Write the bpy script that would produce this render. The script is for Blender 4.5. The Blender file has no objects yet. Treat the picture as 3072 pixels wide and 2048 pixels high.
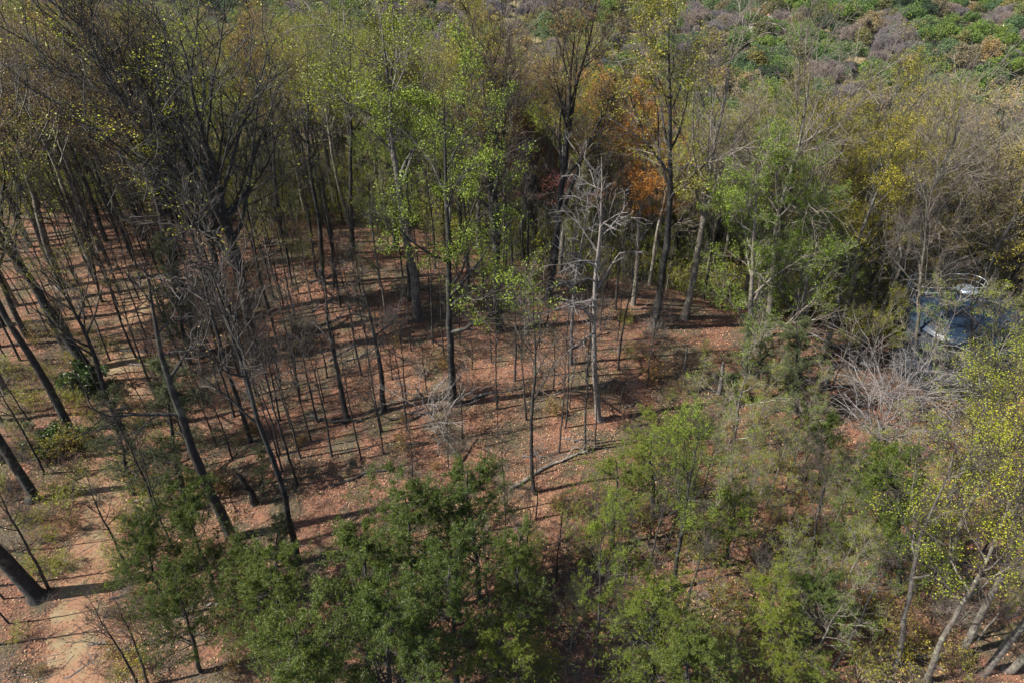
import bpy, math, random
import numpy as np
from mathutils import Vector, Matrix
R = math.radians
scene = bpy.context.scene
# ------------------------------------------------------------ camera, sky, sun
CAM_H, PITCH, FPX = 36.0, R(37), 2048.0
cd = bpy.data.cameras.new("camera"); cam = bpy.data.objects.new("camera", cd)
scene.collection.objects.link(cam); scene.camera = cam
cd.sensor_width = 36; cd.lens = 24; cd.clip_start = 0.5; cd.clip_end = 6000
cam.location = (0, 0, CAM_H); cam.rotation_euler = (R(90) - PITCH, 0, 0)
w = bpy.data.worlds.new("World"); scene.world = w; w.use_nodes = True
nt = w.node_tree; sky = nt.nodes.new('ShaderNodeTexSky'); sky.sky_type = 'NISHITA'
SUN_EL, SUN_AZ = R(47), R(192)            # azimuth of the sun measured from +x
sky.sun_disc = False; sky.sun_elevation = SUN_EL; sky.sun_rotation = R(90) - SUN_AZ
bg = nt.nodes['Background']; bg.inputs['Strength'].default_value = 0.08
nt.links.new(sky.outputs[0], bg.inputs[0])
sl = bpy.data.lights.new("sun", 'SUN'); sl.energy = 5.0; sl.angle = R(0.5); sl.color = (1, .95, .87)
so = bpy.data.objects.new("sun", sl); scene.collection.objects.link(so)
sd = Vector((math.cos(SUN_AZ) * math.cos(SUN_EL), math.sin(SUN_AZ) * math.cos(SUN_EL), math.sin(SUN_EL)))
so.rotation_euler = sd.to_track_quat('Z', 'Y').to_euler(); so.location = (-30, -10, 60)
scene.view_settings.view_transform = 'Standard'; scene.view_settings.look = 'None'
scene.view_settings.exposure = 1.08; scene.view_settings.gamma = 1
scene.render.resolution_x = 1024; scene.render.resolution_y = 682
C = scene.collection
rng = np.random.default_rng(7); random.seed(7)

# ------------------------------------------------------------ terrain function
def sstep(a, b, x):
    t = np.clip((x - a) / (b - a), 0, 1); return t * t * (3 - 2 * t)
_ph = np.random.default_rng(3).uniform(0, 6.28, (40, 2)); _dr = np.random.default_rng(4).uniform(0, 6.28, 40)
def wob(x, y, lam, k0, n=6):
    s = 0
    for i in range(n):
        a = _dr[k0 + i]; l = lam * (.7 + .12 * i)
        s = s + np.sin((x * math.cos(a) + y * math.sin(a)) * 6.283 / l + _ph[k0 + i, 0])
    return s / n
def softplus(x, k): return k * np.logaddexp(0, x / k)
def yc(x): return np.interp(x, [-90, -60, -14, 1, 16, 35, 60, 90], [82, 73, 68, 62, 55, 47, 44, 44])
def gz(x, y):
    x = np.asarray(x, float); y = np.asarray(y, float)
    g = 1.6 * np.exp(-((x - 2) / 17) ** 2 - ((y - 46) / 13) ** 2)
    g = g + 1.6 * np.exp(-((x + 24) / 20) ** 2 - ((y - 60) / 9) ** 2)
    g = g - 1.1 * np.exp(-((x + 26) / 9) ** 2 - ((y - 30) / 22) ** 2)
    g = g + .22 * wob(x, y, 14, 0) + .07 * wob(x, y, 4, 6) + .025 * wob(x, y, 1.6, 12)
    sl_ = .20 + .27 * sstep(-45, 12, x)
    g = g - sl_ * softplus(y - yc(x), 2.5)
    g = g - .25 * softplus(x - 55, 8) - .12 * softplus(-x - 90, 10)
    v = -46 + 5 * wob(x, y, 260, 18) + 1.6 * wob(x, y, 70, 24) + 60 * sstep(900, 2600, np.hypot(x, y))
    d = g - v
    return v + softplus(d, 3)
CT, ST = math.cos(PITCH), math.sin(PITCH)
def ray(px, py):
    a = (px - 1536) / FPX; b = (1024 - py) / FPX
    return np.array([a, CT + b * ST, -ST + b * CT])
def ground(px, py):
    d = ray(px, py); t = 15.0
    for _ in range(4000):
        p = np.array([0, 0, CAM_H]) + d * t
        h = p[2] - float(gz(p[0], p[1]))
        if h < .02: break
        t += max(.02, h * .25)
    return p
def project(x, y, z):
    dz = z - CAM_H; dep = y * CT - dz * ST; up = y * ST + dz * CT
    return 1536 + FPX * x / dep, 1024 - FPX * up / dep
def stand(bpx, bpy_, tpx, tpy):
    """base on the ground, top on the upright plane through the base"""
    b = ground(bpx, bpy_); d = ray(tpx, tpy); t = b[1] / d[1]
    top = np.array([0, 0, CAM_H]) + d * t
    return b, top - b
# ------------------------------------------------------------ mesh building
def build(name, parts, mats, parent=None, smooth=False):
    """parts: list of (V, F(n,4), material index)"""
    Vs, Fs, Ms = [], [], []; o = 0
    for V, F, m in parts:
        Vs.append(V); Fs.append(F + o); Ms.append(np.full(len(F), m)); o += len(V)
    V = np.concatenate(Vs); F = np.concatenate(Fs); M = np.concatenate(Ms)
    me = bpy.data.meshes.new(name)
    me.vertices.add(len(V)); me.vertices.foreach_set('co', V.astype(np.float32).ravel())
    me.loops.add(F.size); me.loops.foreach_set('vertex_index', F.astype(np.int32).ravel())
    me.polygons.add(len(F)); me.polygons.foreach_set('loop_start', np.arange(0, F.size, 4, dtype=np.int32))
    me.polygons.foreach_set('material_index', M.astype(np.int32))
    if smooth: me.polygons.foreach_set('use_smooth', np.ones(len(F), bool))
    me.update(calc_edges=True)
    for m in mats: me.materials.append(m)
    ob = bpy.data.objects.new(name, me); C.objects.link(ob)
    if parent: ob.parent = parent
    return ob
def nrm(v): return v / np.maximum(np.linalg.norm(v, axis=-1, keepdims=True), 1e-9)
def tubes(P, Rd, sides):
    N, m, _ = P.shape
    T = nrm(np.gradient(P, axis=1))
    ref = np.where(np.abs(T[:, :1, 2:]) > .8, np.array([1., 0, 0]), np.array([0, 0, 1.]))
    n1 = nrm(np.cross(T, np.broadcast_to(ref, T.shape))); n2 = np.cross(T, n1)
    a = np.arange(sides) * 2 * math.pi / sides
    V = P[:, :, None] + Rd[:, :, None, None] * (np.cos(a)[None, None, :, None] * n1[:, :, None] + np.sin(a)[None, None, :, None] * n2[:, :, None])
    idx = np.arange(N * m * sides).reshape(N, m, sides); nx = np.roll(idx, -1, 2)
    F = np.stack([idx[:, :-1], nx[:, :-1], nx[:, 1:], idx[:, 1:]], -1).reshape(-1, 4)
    return V.reshape(-1, 3), F
def shoots(P, Rd, n, t0, t1, ang, ln, up, wig, m2, rad, g, tipr=.25, shape=None, absl=None):
    """n children on every parent path"""
    N, m, _ = P.shape; par = np.repeat(np.arange(N), n); k = len(par)
    t = (np.tile(np.arange(n), N) + g.uniform(0, 1, k)) / n; t = t0 + (t1 - t0) * t
    f = t * (m - 1); i = np.clip(f.astype(int), 0, m - 2); fr = (f - i)[:, None]
    p = P[par, i] * (1 - fr) + P[par, i + 1] * fr
    T = nrm(P[par, i + 1] - P[par, i])
    r = Rd[par, i] * (1 - fr[:, 0]) + Rd[par, i + 1] * fr[:, 0]
    L = np.linalg.norm(np.diff(P, axis=1), axis=2).sum(1)[par]
    q = nrm(np.cross(T, g.normal(size=(k, 3))))
    an = g.uniform(ang[0], ang[1], k)[:, None]
    d = nrm(T * np.cos(an) + q * np.sin(an))
    LL = (absl if absl else L * ln) * g.uniform(.65, 1.25, k)
    if shape is not None: LL = LL * shape(t)
    step = (LL / (m2 - 1))[:, None]
    pts = [p]
    for _ in range(m2 - 1):
        d = nrm(d + g.normal(size=(k, 3)) * wig + np.array([0, 0, up]))
        pts.append(pts[-1] + d * step)
    PP = np.stack(pts, 1)
    r0 = np.minimum(r * rad, r * .95)
    RR = r0[:, None] * np.linspace(1, tipr, m2)[None]
    return PP, np.maximum(RR, .0035)
def leaf_quads(c, size, g, aspect=.55, upb=.5, jit=.35):
    k = len(c); n = nrm(g.normal(size=(k, 3)) + np.array([0, 0, upb]))
    a = nrm(np.cross(n, g.normal(size=(k, 3)))); b = np.cross(n, a)
    s = (size * g.uniform(1 - jit, 1 + jit, k))[:, None]
    V = np.stack([c - a * s, c + b * s * aspect + n * s * .2, c + a * s, c - b * s * aspect + n * s * .2], 1)
    return V.reshape(-1, 3), np.arange(4 * k).reshape(k, 4)
def around(P, per, spread, g, last=.0):
    """points scattered near the outer part of paths"""
    N, m, _ = P.shape; par = np.repeat(np.arange(N), per); k = len(par)
    f = g.uniform(last, 1, k) * (m - 1); i = np.clip(f.astype(int), 0, m - 2); fr = (f - i)[:, None]
    return P[par, i] * (1 - fr) + P[par, i + 1] * fr + g.normal(size=(k, 3)) * spread
# ------------------------------------------------------------ materials
def mat(name):
    m = bpy.data.materials.new(name); m.use_nodes = True; t = m.node_tree
    return m, t, t.nodes['Principled BSDF']
def ramp(t, src, stops):
    r = t.nodes.new('ShaderNodeValToRGB'); e = r.color_ramp.elements
    while len(e) < len(stops): e.new(.5)
    for el, (p, c) in zip(e, stops): el.position = p; el.color = (*c, 1)
    t.links.new(src, r.inputs[0]); return r
def noise(t, scale, detail=4, vec=None, rough=.6):
    n = t.nodes.new('ShaderNodeTexNoise'); n.inputs['Scale'].default_value = scale
    n.inputs['Detail'].default_value = detail; n.inputs['Roughness'].default_value = rough
    if vec is not None: t.links.new(vec, n.inputs['Vector'])
    return n
def mixc(t, fac, a, b, mode='MIX'):
    m = t.nodes.new('ShaderNodeMix'); m.data_type = 'RGBA'; m.blend_type = mode
    for s, v in ((m.inputs[0], fac), (m.inputs[6], a), (m.inputs[7], b)):
        if isinstance(v, (int, float)): s.default_value = v
        elif isinstance(v, tuple): s.default_value = (*v, 1)
        else: t.links.new(v, s)
    return m.outputs[2]
def bark(name, dark, light, lichen=None, scale=5):
    m, t, b = mat(name); tc = t.nodes.new('ShaderNodeTexCoord'); mp = t.nodes.new('ShaderNodeMapping')
    mp.inputs['Scale'].default_value = (1, 1, .25); t.links.new(tc.outputs['Object'], mp.inputs[0])
    n = noise(t, scale * 3, 5, mp.outputs[0]); r = ramp(t, n.outputs[0], [(.35, dark), (.68, light)]); c = r.outputs[0]
    if lichen:
        n2 = noise(t, scale * .35, 5, tc.outputs['Object'], .75); r2 = ramp(t, n2.outputs[0], [(.52, (0, 0, 0)), (.62, (1, 1, 1))])
        c = mixc(t, r2.outputs[0], c, lichen)
    oi = t.nodes.new('ShaderNodeObjectInfo'); r3 = ramp(t, oi.outputs['Random'], [(0, (.62, .62, .66)), (1, (1.25, 1.2, 1.12))])
    c = mixc(t, 1.0, c, r3.outputs[0], 'MULTIPLY'); t.links.new(c, b.inputs['Base Color'])
    b.inputs['Roughness'].default_value = .9
    bp = t.nodes.new('ShaderNodeBump'); bp.inputs['Strength'].default_value = .8; bp.inputs['Distance'].default_value = .04
    t.links.new(n.outputs[0], bp.inputs['Height']); t.links.new(bp.outputs[0], b.inputs['Normal'])
    return m
def leafm(name, cols, trans=.35, rough=.55, vary=.25):
    m, t, b = mat(name); ge = t.nodes.new('ShaderNodeNewGeometry')
    st = [(i / max(1, len(cols) - 1), c) for i, c in enumerate(cols)]
    c = ramp(t, ge.outputs['Random Per Island'], st).outputs[0]
    oi = t.nodes.new('ShaderNodeObjectInfo')
    r3 = ramp(t, oi.outputs['Random'], [(0, (1 - vary, 1 - vary * .8, 1 - vary * .4)), (.5, (1, 1, 1)), (1, (1 + vary, 1 + vary * .5, 1 - vary * .5))])
    c = mixc(t, 1.0, c, r3.outputs[0], 'MULTIPLY'); t.links.new(c, b.inputs['Base Color'])
    b.inputs['Roughness'].default_value = rough
    tr = t.nodes.new('ShaderNodeBsdfTranslucent'); t.links.new(c, tr.inputs[0])
    ms = t.nodes.new('ShaderNodeMixShader'); ms.inputs[0].default_value = trans
    t.links.new(b.outputs[0], ms.inputs[1]); t.links.new(tr.outputs[0], ms.inputs[2])
    t.links.new(ms.outputs[0], t.nodes['Material Output'].inputs[0])
    return m
def plain(name, col, rough=.6, metal=0, nscale=3, var=.35):
    m, t, b = mat(name); tc = t.nodes.new('ShaderNodeTexCoord'); n = noise(t, nscale, 6, tc.outputs['Object'], .7)
    lo = tuple(v * (1 - var) for v in col); hi = tuple(min(1, v * (1 + var)) for v in col)
    t.links.new(ramp(t, n.outputs[0], [(.3, lo), (.7, hi)]).outputs[0], b.inputs['Base Color'])
    b.inputs['Roughness'].default_value = rough; b.inputs['Metallic'].default_value = metal
    return m
B_DARK = bark('bark_dark', (.012, .011, .012), (.050, .045, .042), (.085, .09, .07))
B_GREY = bark('bark_grey', (.07, .06, .052), (.20, .18, .155), (.26, .27, .21))
B_PALE = bark('bark_bleached', (.07, .064, .064), (.29, .265, .255), (.16, .15, .13))
B_DEAD = bark('bark_dead', (.095, .088, .086), (.27, .25, .248))
T_DARK = bark('twig_dark', (.028, .023, .021), (.095, .078, .066), scale=2)
T_GREY = bark('twig_grey', (.10, .085, .072), (.27, .235, .20), scale=2)
T_RED = bark('twig_russet', (.07, .045, .035), (.18, .11, .085), scale=2)
L_YG = leafm('leaf_yellow_green', [(.14, .18, .008), (.27, .31, .012), (.38, .39, .022)])
L_OLIVE = leafm('leaf_olive', [(.13, .13, .012), (.25, .235, .018), (.36, .31, .03)])
L_GREEN = leafm('leaf_bright_green', [(.13, .19, .012), (.25, .33, .02), (.38, .45, .04)])
L_MID = leafm('leaf_mid_green', [(.06, .11, .008), (.13, .21, .012), (.24, .31, .025)])
L_TAN = leafm('leaf_tan', [(.22, .17, .07), (.38, .30, .12), (.54, .45, .21)])
L_RED = leafm('leaf_red_bud', [(.32, .08, .065), (.46, .15, .12), (.52, .24, .19)])
L_ORANGE = leafm('leaf_orange', [(.42, .16, .03), (.56, .26, .045), (.56, .34, .06)])
L_GOLD = leafm('leaf_gold', [(.16, .16, .015), (.28, .265, .02), (.38, .34, .03)])
L_BUD = leafm('leaf_brown_bud', [(.15, .09, .03), (.24, .16, .04), (.33, .25, .05)])
L_PINE = leafm('needle_green', [(.018, .036, .006), (.06, .095, .010), (.15, .19, .018)], .2, .5, .2)
L_PINEY = leafm('needle_yellowish', [(.045, .07, .006), (.11, .145, .010), (.20, .23, .016)], .25, .5, .2)
L_CEDAR = leafm('needle_cedar', [(.03, .045, .018), (.06, .075, .025), (.09, .11, .035)], .2, .6, .2)
L_IVY = leafm('leaf_ivy', [(.02, .045, .01), (.045, .08, .015), (.08, .13, .02)], .2, .45, .15)
L_FAR = [leafm('far_green', [(.05, .10, .018), (.10, .165, .025), (.17, .24, .04)], .2, .7, .35),
         leafm('far_blue_green', [(.055, .10, .035), (.09, .15, .05), (.15, .21, .075)], .2, .7, .3),
         leafm('far_bare', [(.10, .085, .085), (.18, .15, .145), (.26, .22, .21)], .1, .8, .25),
         leafm('far_tan', [(.15, .11, .05), (.22, .17, .08), (.28, .22, .11)], .2, .7, .3),
         leafm('far_dark', [(.015, .03, .01), (.03, .055, .015), (.05, .08, .02)], .1, .7, .3),
         leafm('far_olive', [(.08, .085, .025), (.13, .13, .035), (.19, .18, .05)], .2, .7, .3)]
# ground
def ground_mat():
    m, t, b = mat('forest_floor'); ge = t.nodes.new('ShaderNodeNewGeometry'); P = ge.outputs['Position']
    n1 = noise(t, 7, 5, P, .75); n2 = noise(t, .35, 5, P, .6); n3 = noise(t, .9, 4, P, .6)
    c = ramp(t, n1.outputs[0], [(.25, (.03, .02, .014)), (.42, (.10, .056, .036)), (.55, (.25, .108, .060)), (.68, (.33, .175, .10)), (.85, (.44, .28, .17))]).outputs[0]
    c2 = ramp(t, n1.outputs[0], [(.3, (.035, .028, .016)), (.5, (.085, .065, .036)), (.75, (.18, .14, .075))]).outputs[0]
    f = ramp(t, n2.outputs[0], [(.44, (0, 0, 0)), (.56, (1, 1, 1))]).outputs[0]
    c = mixc(t, f, c, c2)
    moss = ramp(t, n1.outputs[0], [(.3, (.05, .055, .015)), (.7, (.15, .15, .045))]).outputs[0]
    f2 = ramp(t, n3.outputs[0], [(.58, (0, 0, 0)), (.72, (.75, .75, .75))]).outputs[0]
    c = mixc(t, f2, c, moss)
    at = t.nodes.new('ShaderNodeAttribute'); at.attribute_name = 'soil'
    soil = ramp(t, n1.outputs[0], [(.25, (.12, .062, .036)), (.5, (.30, .16, .088)), (.75, (.43, .28, .165))]).outputs[0]
    ad = t.nodes.new('ShaderNodeMath'); ad.operation = 'MULTIPLY_ADD'; t.links.new(n3.outputs[0], ad.inputs[0]); ad.inputs[1].default_value = .8
    t.links.new(at.outputs['Fac'], ad.inputs[2])
    fs = ramp(t, ad.outputs[0], [(.72, (0, 0, 0)), (1.0, (1, 1, 1))]).outputs[0]
    c = mixc(t, fs, c, soil)
    at2 = t.nodes.new('ShaderNodeAttribute'); at2.attribute_name = 'valley'
    nf = noise(t, .05, 4, P); far = ramp(t, nf.outputs[0], [(.35, (.11, .11, .035)), (.55, (.19, .15, .07)), (.75, (.24, .18, .10))]).outputs[0]
    c = mixc(t, at2.outputs['Fac'], c, far)
    t.links.new(c, b.inputs['Base Color']); b.inputs['Roughness'].default_value = .95
    bp = t.nodes.new('ShaderNodeBump'); bp.inputs['Strength'].default_value = 1; bp.inputs['Distance'].default_value = .12
    t.links.new(n1.outputs[0], bp.inputs['Height']); t.links.new(bp.outputs[0], b.inputs['Normal'])
    return m
PATH_PX = [(215, 2120), (225, 1900), (240, 1780), (290, 1632), (320, 1371), (366, 1136), (379, 993), (440, 914), (588, 790), (784, 704), (914, 690), (1110, 700), (1260, 745)]
PATH = np.array([ground(*p) for p in PATH_PX])[:, :2]
def path_dist(x, y):
    d = np.full(np.shape(x), 1e9)
    for a, b in zip(PATH[:-1], PATH[1:]):
        ab = b - a; t = np.clip(((x - a[0]) * ab[0] + (y - a[1]) * ab[1]) / (ab @ ab), 0, 1)
        d = np.minimum(d, np.hypot(x - a[0] - ab[0] * t, y - a[1] - ab[1] * t))
    return d
def axis(lo, hi, n, c, near, hin):
    u = np.linspace(-1, 1, n); k = math.asinh(hi / near)
    a = np.sinh(u * k) * near; return a + c
gx = np.concatenate([np.linspace(-4000, -500, 15), np.linspace(-450, -80, 38), np.arange(-72, 72.1, .35), np.linspace(80, 450, 38), np.linspace(500, 4000, 15)])
gy = np.concatenate([np.linspace(-3000, -60, 14), np.linspace(-50, 6, 14), np.arange(8, 92, .35), np.linspace(96, 560, 90), np.linspace(620, 5000, 24)])
X, Y = np.meshgrid(gx, gy); Z = gz(X, Y)
V = np.stack([X, Y, Z], -1).reshape(-1, 3); ny, nx = X.shape
idx = np.arange(ny * nx).reshape(ny, nx)
F = np.stack([idx[:-1, :-1], idx[:-1, 1:], idx[1:, 1:], idx[1:, :-1]], -1).reshape(-1, 4)
gr = build('ground', [(V, F, 0)], [ground_mat()], smooth=True); gr['kind'] = 'structure'
pdist = path_dist(V[:, 0], V[:, 1])
soil = .8 * np.exp(-(pdist / 1.9) ** 2)
for bx, by, br in ((1600, 960 + 560, 3.0), (1590, 800, 4), (2010, 880, 4), (1250, 1150, 2), (1480, 1130, 2.5), (300, 1650, 5), (1420, 1330, 2.5), (2200, 880, 5)):
    q = ground(bx, by); soil = np.maximum(soil, .42 * np.exp(-(np.hypot(V[:, 0] - q[0], V[:, 1] - q[1]) / br) ** 2))
for bx, by, br in ((650, 686, 3.2), (760, 684, 3.5), (880, 684, 3.5), (1000, 690, 3), (1100, 700, 2.5), (1580, 795, 2.5), (330, 800, 4), (420, 720, 4)):
    q = ground(bx, by); soil = np.maximum(soil, .75 * np.exp(-(np.hypot(V[:, 0] - q[0], V[:, 1] - q[1]) / br) ** 2))
a = gr.data.attributes.new('soil', 'FLOAT', 'POINT'); a.data.foreach_set('value', soil.astype(np.float32))
val = sstep(20, 60, V[:, 1] - yc(V[:, 0])); a = gr.data.attributes.new('valley', 'FLOAT', 'POINT'); a.data.foreach_set('value', val.astype(np.float32))
# trail
def ribbon(name, pts, half, m, lift, n=160, cols=9):
    d = np.r_[0, np.cumsum(np.hypot(*np.diff(pts, axis=0).T))]; s = np.linspace(0, d[-1], n)
    cx = np.interp(s, d, pts[:, 0]); cy = np.interp(s, d, pts[:, 1])
    k = np.ones(9) / 9; cx = np.convolve(np.pad(cx, 4, 'edge'), k, 'valid'); cy = np.convolve(np.pad(cy, 4, 'edge'), k, 'valid')
    tx, ty = np.gradient(cx), np.gradient(cy); l = np.hypot(tx, ty); nx_, ny_ = -ty / l, tx / l
    wl = half * (1 + .35 * np.sin(s * 1.3) + .25 * np.sin(s * 3.7 + 1) + .15 * np.random.default_rng(5).normal(size=n))
    wr = half * (1 + .3 * np.sin(s * 1.1 + 2) + .25 * np.sin(s * 4.1) + .15 * np.random.default_rng(6).normal(size=n))
    u = np.linspace(-1, 1, cols); W = np.where(u[None] < 0, wl[:, None], wr[:, None]) * u[None]
    XX = cx[:, None] + nx_[:, None] * W; YY = cy[:, None] + ny_[:, None] * W
    edge = (np.abs(u) > .99)[None] * .07
    VV = np.stack([XX, YY, gz(XX, YY) + lift - edge], -1).reshape(-1, 3); id_ = np.arange(n * cols).reshape(n, cols)
    FF = np.stack([id_[:-1, :-1], id_[:-1, 1:], id_[1:, 1:], id_[1:, :-1]], -1).reshape(-1, 4)
    o = build(name, [(VV, FF, 0)], [m], smooth=True); o['kind'] = 'structure'; return o
pm, t, b = mat('trail_soil'); ge = t.nodes.new('ShaderNodeNewGeometry'); n = noise(t, 8, 7, ge.outputs['Position'], .8); n2 = noise(t, .8, 4, ge.outputs['Position'])
c = ramp(t, n.outputs[0], [(.25, (.06, .035, .02)), (.42, (.15, .082, .046)), (.58, (.26, .135, .075)), (.85, (.38, .24, .145))]).outputs[0]
c = mixc(t, ramp(t, n2.outputs[0], [(.45, (0, 0, 0)), (.62, (.7, .7, .7))]).outputs[0], c, (.20, .17, .09))
t.links.new(c, b.inputs['Base Color']); b.inputs['Roughness'].default_value = .95
ribbon('dirt_path', PATH, 1.35, pm, .035)
# fallen leaves (uncountable)
def litter():
    g = np.random.default_rng(11); n = 420000
    v = g.uniform(0, 1, n); x = g.uniform(-1, 1, n); y = 17 + 54 * v ** .85; x = x * (16 + y * .62)
    keep = (y < yc(x) + 4) & (g.uniform(0, 1, n) < np.clip(path_dist(x, y) / 2.2, .45, 1)) & (g.uniform(0, 1, n) < .5 + .7 * wob(x, y, 7, 2) + .6 * wob(x, y, 2.3, 9))
    x, y = x[keep], y[keep]; c = np.stack([x, y, gz(x, y) + g.uniform(.01, .06, len(x))], -1)
    Vl, Fl = leaf_quads(c, .055, g, .6, 2.2)
    m = leafm('dry_leaf', [(.045, .028, .018), (.12, .06, .036), (.28, .125, .068), (.41, .21, .115), (.54, .37, .23)], .1, .8, 0)
    o = build('leaf_litter', [(Vl, Fl, 0)], [m]); o['kind'] = 'stuff'; o['label'] = 'pinkish brown fallen leaves covering the forest floor'; o['category'] = 'leaf litter'
litter()
# ------------------------------------------------------------ things
def thing(name, label, cat, loc, group=None):
    o = bpy.data.objects.new(name, None); o.empty_display_size = .5; C.objects.link(o); o.location = loc
    o['label'] = label; o['category'] = cat
    if group: o['group'] = group
    return o
def tag(o, label, cat, group=None):
    o['label'] = label; o['category'] = cat
    if group: o['group'] = group
    return o
class Proto:                                   # meshes of one kind of tree; H is its modelled height
    def __init__(s, kind, H, parts): s.kind, s.H, s.parts = kind, H, parts   # parts: [(name, mesh)]
def protoize(kind, H, obs):
    ps = []
    for o in obs: ps.append((o.name.split('.')[0], o.data)); bpy.data.objects.remove(o)
    return Proto(kind, H, ps)
def place(pr, loc, h, label, group=None, vec=None, cat='tree', rot=None, name=None, fat=1.0):
    t = thing(name or pr.kind, label, cat, (float(loc[0]), float(loc[1]), float(loc[2]) - .08), group)
    s = h / pr.H; t.scale = (s * fat, s * fat, s)
    q = Matrix.Rotation(random.uniform(0, 6.283) if rot is None else rot, 3, 'Z')
    if vec is not None: q = Vector((0, 0, 1)).rotation_difference(Vector(vec).normalized()).to_matrix() @ q
    t.rotation_euler = q.to_euler()
    for n_, me in pr.parts:
        o = bpy.data.objects.new(n_, me); C.objects.link(o); o.parent = t
    return t
def hardwood(kind, seed, H=20., r0=.28, nl=11, t0=.35, la=(.45, .95), ll=.36, up=.10, wig=.12, nb=8, nt_=6, nw=4, bm=B_DARK, tm=T_DARK,
             lm=None, leaves=0, ls=.07, spread=.12, fork=0, tw=.011, clump=.45, conic=False, twig_part='crown'):
    ls *= .62; clump = min(.9, clump * 1.4); leaves = int(leaves * 3.1)
    g = np.random.default_rng(seed); m = 16
    z = np.linspace(0, 1, m); P = np.zeros((1 + fork, m, 3))
    off = np.cumsum(np.cumsum(g.normal(size=(m, 2)) * .0018 * H * min(wig, .16) / .12, 0) + g.normal(size=(m, 2)) * .0025 * H, 0); off -= off[0]; off -= z[:, None] * off[-1] * .85
    P[0, :, :2] = off; P[0, :, 2] = z * H
    taper = (1 - z) ** .85 * .93 + .05
    Rd = np.zeros((1 + fork, m)); Rd[0] = r0 * taper; Rd[0, 0] *= 1.4; Rd[0, 1] *= 1.05
    P[0, 1, 2] = .25 * H / m
    if fork:
        Pf, Rf = shoots(P[:1], Rd[:1], fork, .30, .5, (.25, .5), .55, .12, .07, m, .8, g, .08)
        P[1:] = Pf; Rd[1:] = Rf
    trunk = [tubes(P, Rd, 9) + (0,)]
    shp = (lambda t: np.clip(1.25 - t, .2, 1)) if conic else (lambda t: np.clip(1.35 - .9 * t, .35, 1.1))
    LP, LR = shoots(P, Rd, nl, t0, .97, la, ll, up, wig, 9, .6, g, .2, shp)
    trunk.append(tubes(LP, LR, 6) + (0,))
    BP, BR = shoots(LP, LR, nb, .18, .97, (.4, .95), .42, up * .7, wig * 1.25, 6, .6, g, .3); BR = np.maximum(BR, tw * 1.7)
    TP, TR = shoots(BP, BR, nt_, .15, 1, (.4, .9), .5, up * .7, wig * 1.3, 4, .65, g, .4); TR = np.maximum(TR * .8, tw * .8)
    crown = [tubes(BP, BR, 4) + (0,), tubes(TP, TR, 3) + (0,)]
    tips = TP
    if nw:
        WP, WR = shoots(TP, TR, nw, .2, 1, (.35, .85), .6, up * .5, wig * 1.3, 3, .7, g, .5); WR = np.maximum(WR * .7, tw * .55)
        crown.append(tubes(WP, WR, 3) + (0,)); tips = WP
    if leaves:
        kk = len(tips) // len(BP); per = (np.repeat(g.uniform(0, 1, len(BP)), kk) < clump) & (g.uniform(0, 1, len(tips)) < .9 * np.clip(np.linalg.norm(tips[:, -1] - tips[:, 0], axis=1) / .38, 0, 1) ** 1.5)
        c = around(tips[per], leaves, spread, g, .4)
        crown.append(leaf_quads(c, ls, g, .6, .5) + (1,))
    a_ = build('trunk', trunk, [bm], smooth=True); b_ = build(twig_part, crown, [tm, lm or L_OLIVE])
    return protoize(kind, H, [a_, b_])
def needle_tufts(c, ln, wd, k, g, upb=.6):
    n = len(c) * k; cc = np.repeat(c, k, 0); d = nrm(g.normal(size=(n, 3)) + np.array([0, 0, upb])); s = nrm(np.cross(d, g.normal(size=(n, 3)))) * wd
    l = (ln * g.uniform(.6, 1.2, n))[:, None]
    V_ = np.stack([cc - s, cc + s, cc + d * l + s * .5, cc + d * l - s * .5], 1).reshape(-1, 3)
    return V_, np.arange(4 * n).reshape(n, 4)
def pine(kind, seed, H=12., lm=L_PINE, width=.27, nl=46, dens=1., t0=.22, k=11):
    g = np.random.default_rng(seed); m = 14; z = np.linspace(0, 1, m); P = np.zeros((1, m, 3)); P[0, :, 2] = z * H
    P[0, :, :2] = np.cumsum(g.normal(size=(m, 2)) * .05, 0)
    Rd = (.15 * H / 12 * ((1 - z) ** .9 + .06))[None]
    LP, LR = shoots(P, Rd, nl, t0, .98, (1.0, 1.45), width, .06, .09, 8, .42, g, .2, lambda t: np.clip(1.25 - 1.0 * t, .12, 1) * (1 + .35 * np.sin(t * 23)))
    BP, BR = shoots(LP, LR, 8, .22, .98, (.5, 1.1), .42, .10, .15, 5, .6, g, .3); BR = np.maximum(BR, .008)
    TP, TR = shoots(BP, BR, 4, .2, 1, (.4, .9), .5, .12, .15, 3, .7, g, .5); TR = np.maximum(TR, .006)
    c = np.concatenate([around(TP, max(1, int(5 * dens)), .05, g, .3), around(BP, 4, .04, g, .4), around(LP, 5, .05, g, .5), around(P, 8, .08, g, .9)])
    c = c[g.uniform(0, 1, len(c)) < dens]
    tr = build('trunk', [tubes(P, Rd, 8) + (0,), tubes(LP, LR, 4) + (0,)], [B_DARK], smooth=True)
    cr = build('crown', [tubes(BP, BR, 3) + (0,), needle_tufts(c, .095, .007, k, g) + (1,)], [T_DARK, lm])
    return protoize(kind, H, [tr, cr])
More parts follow.
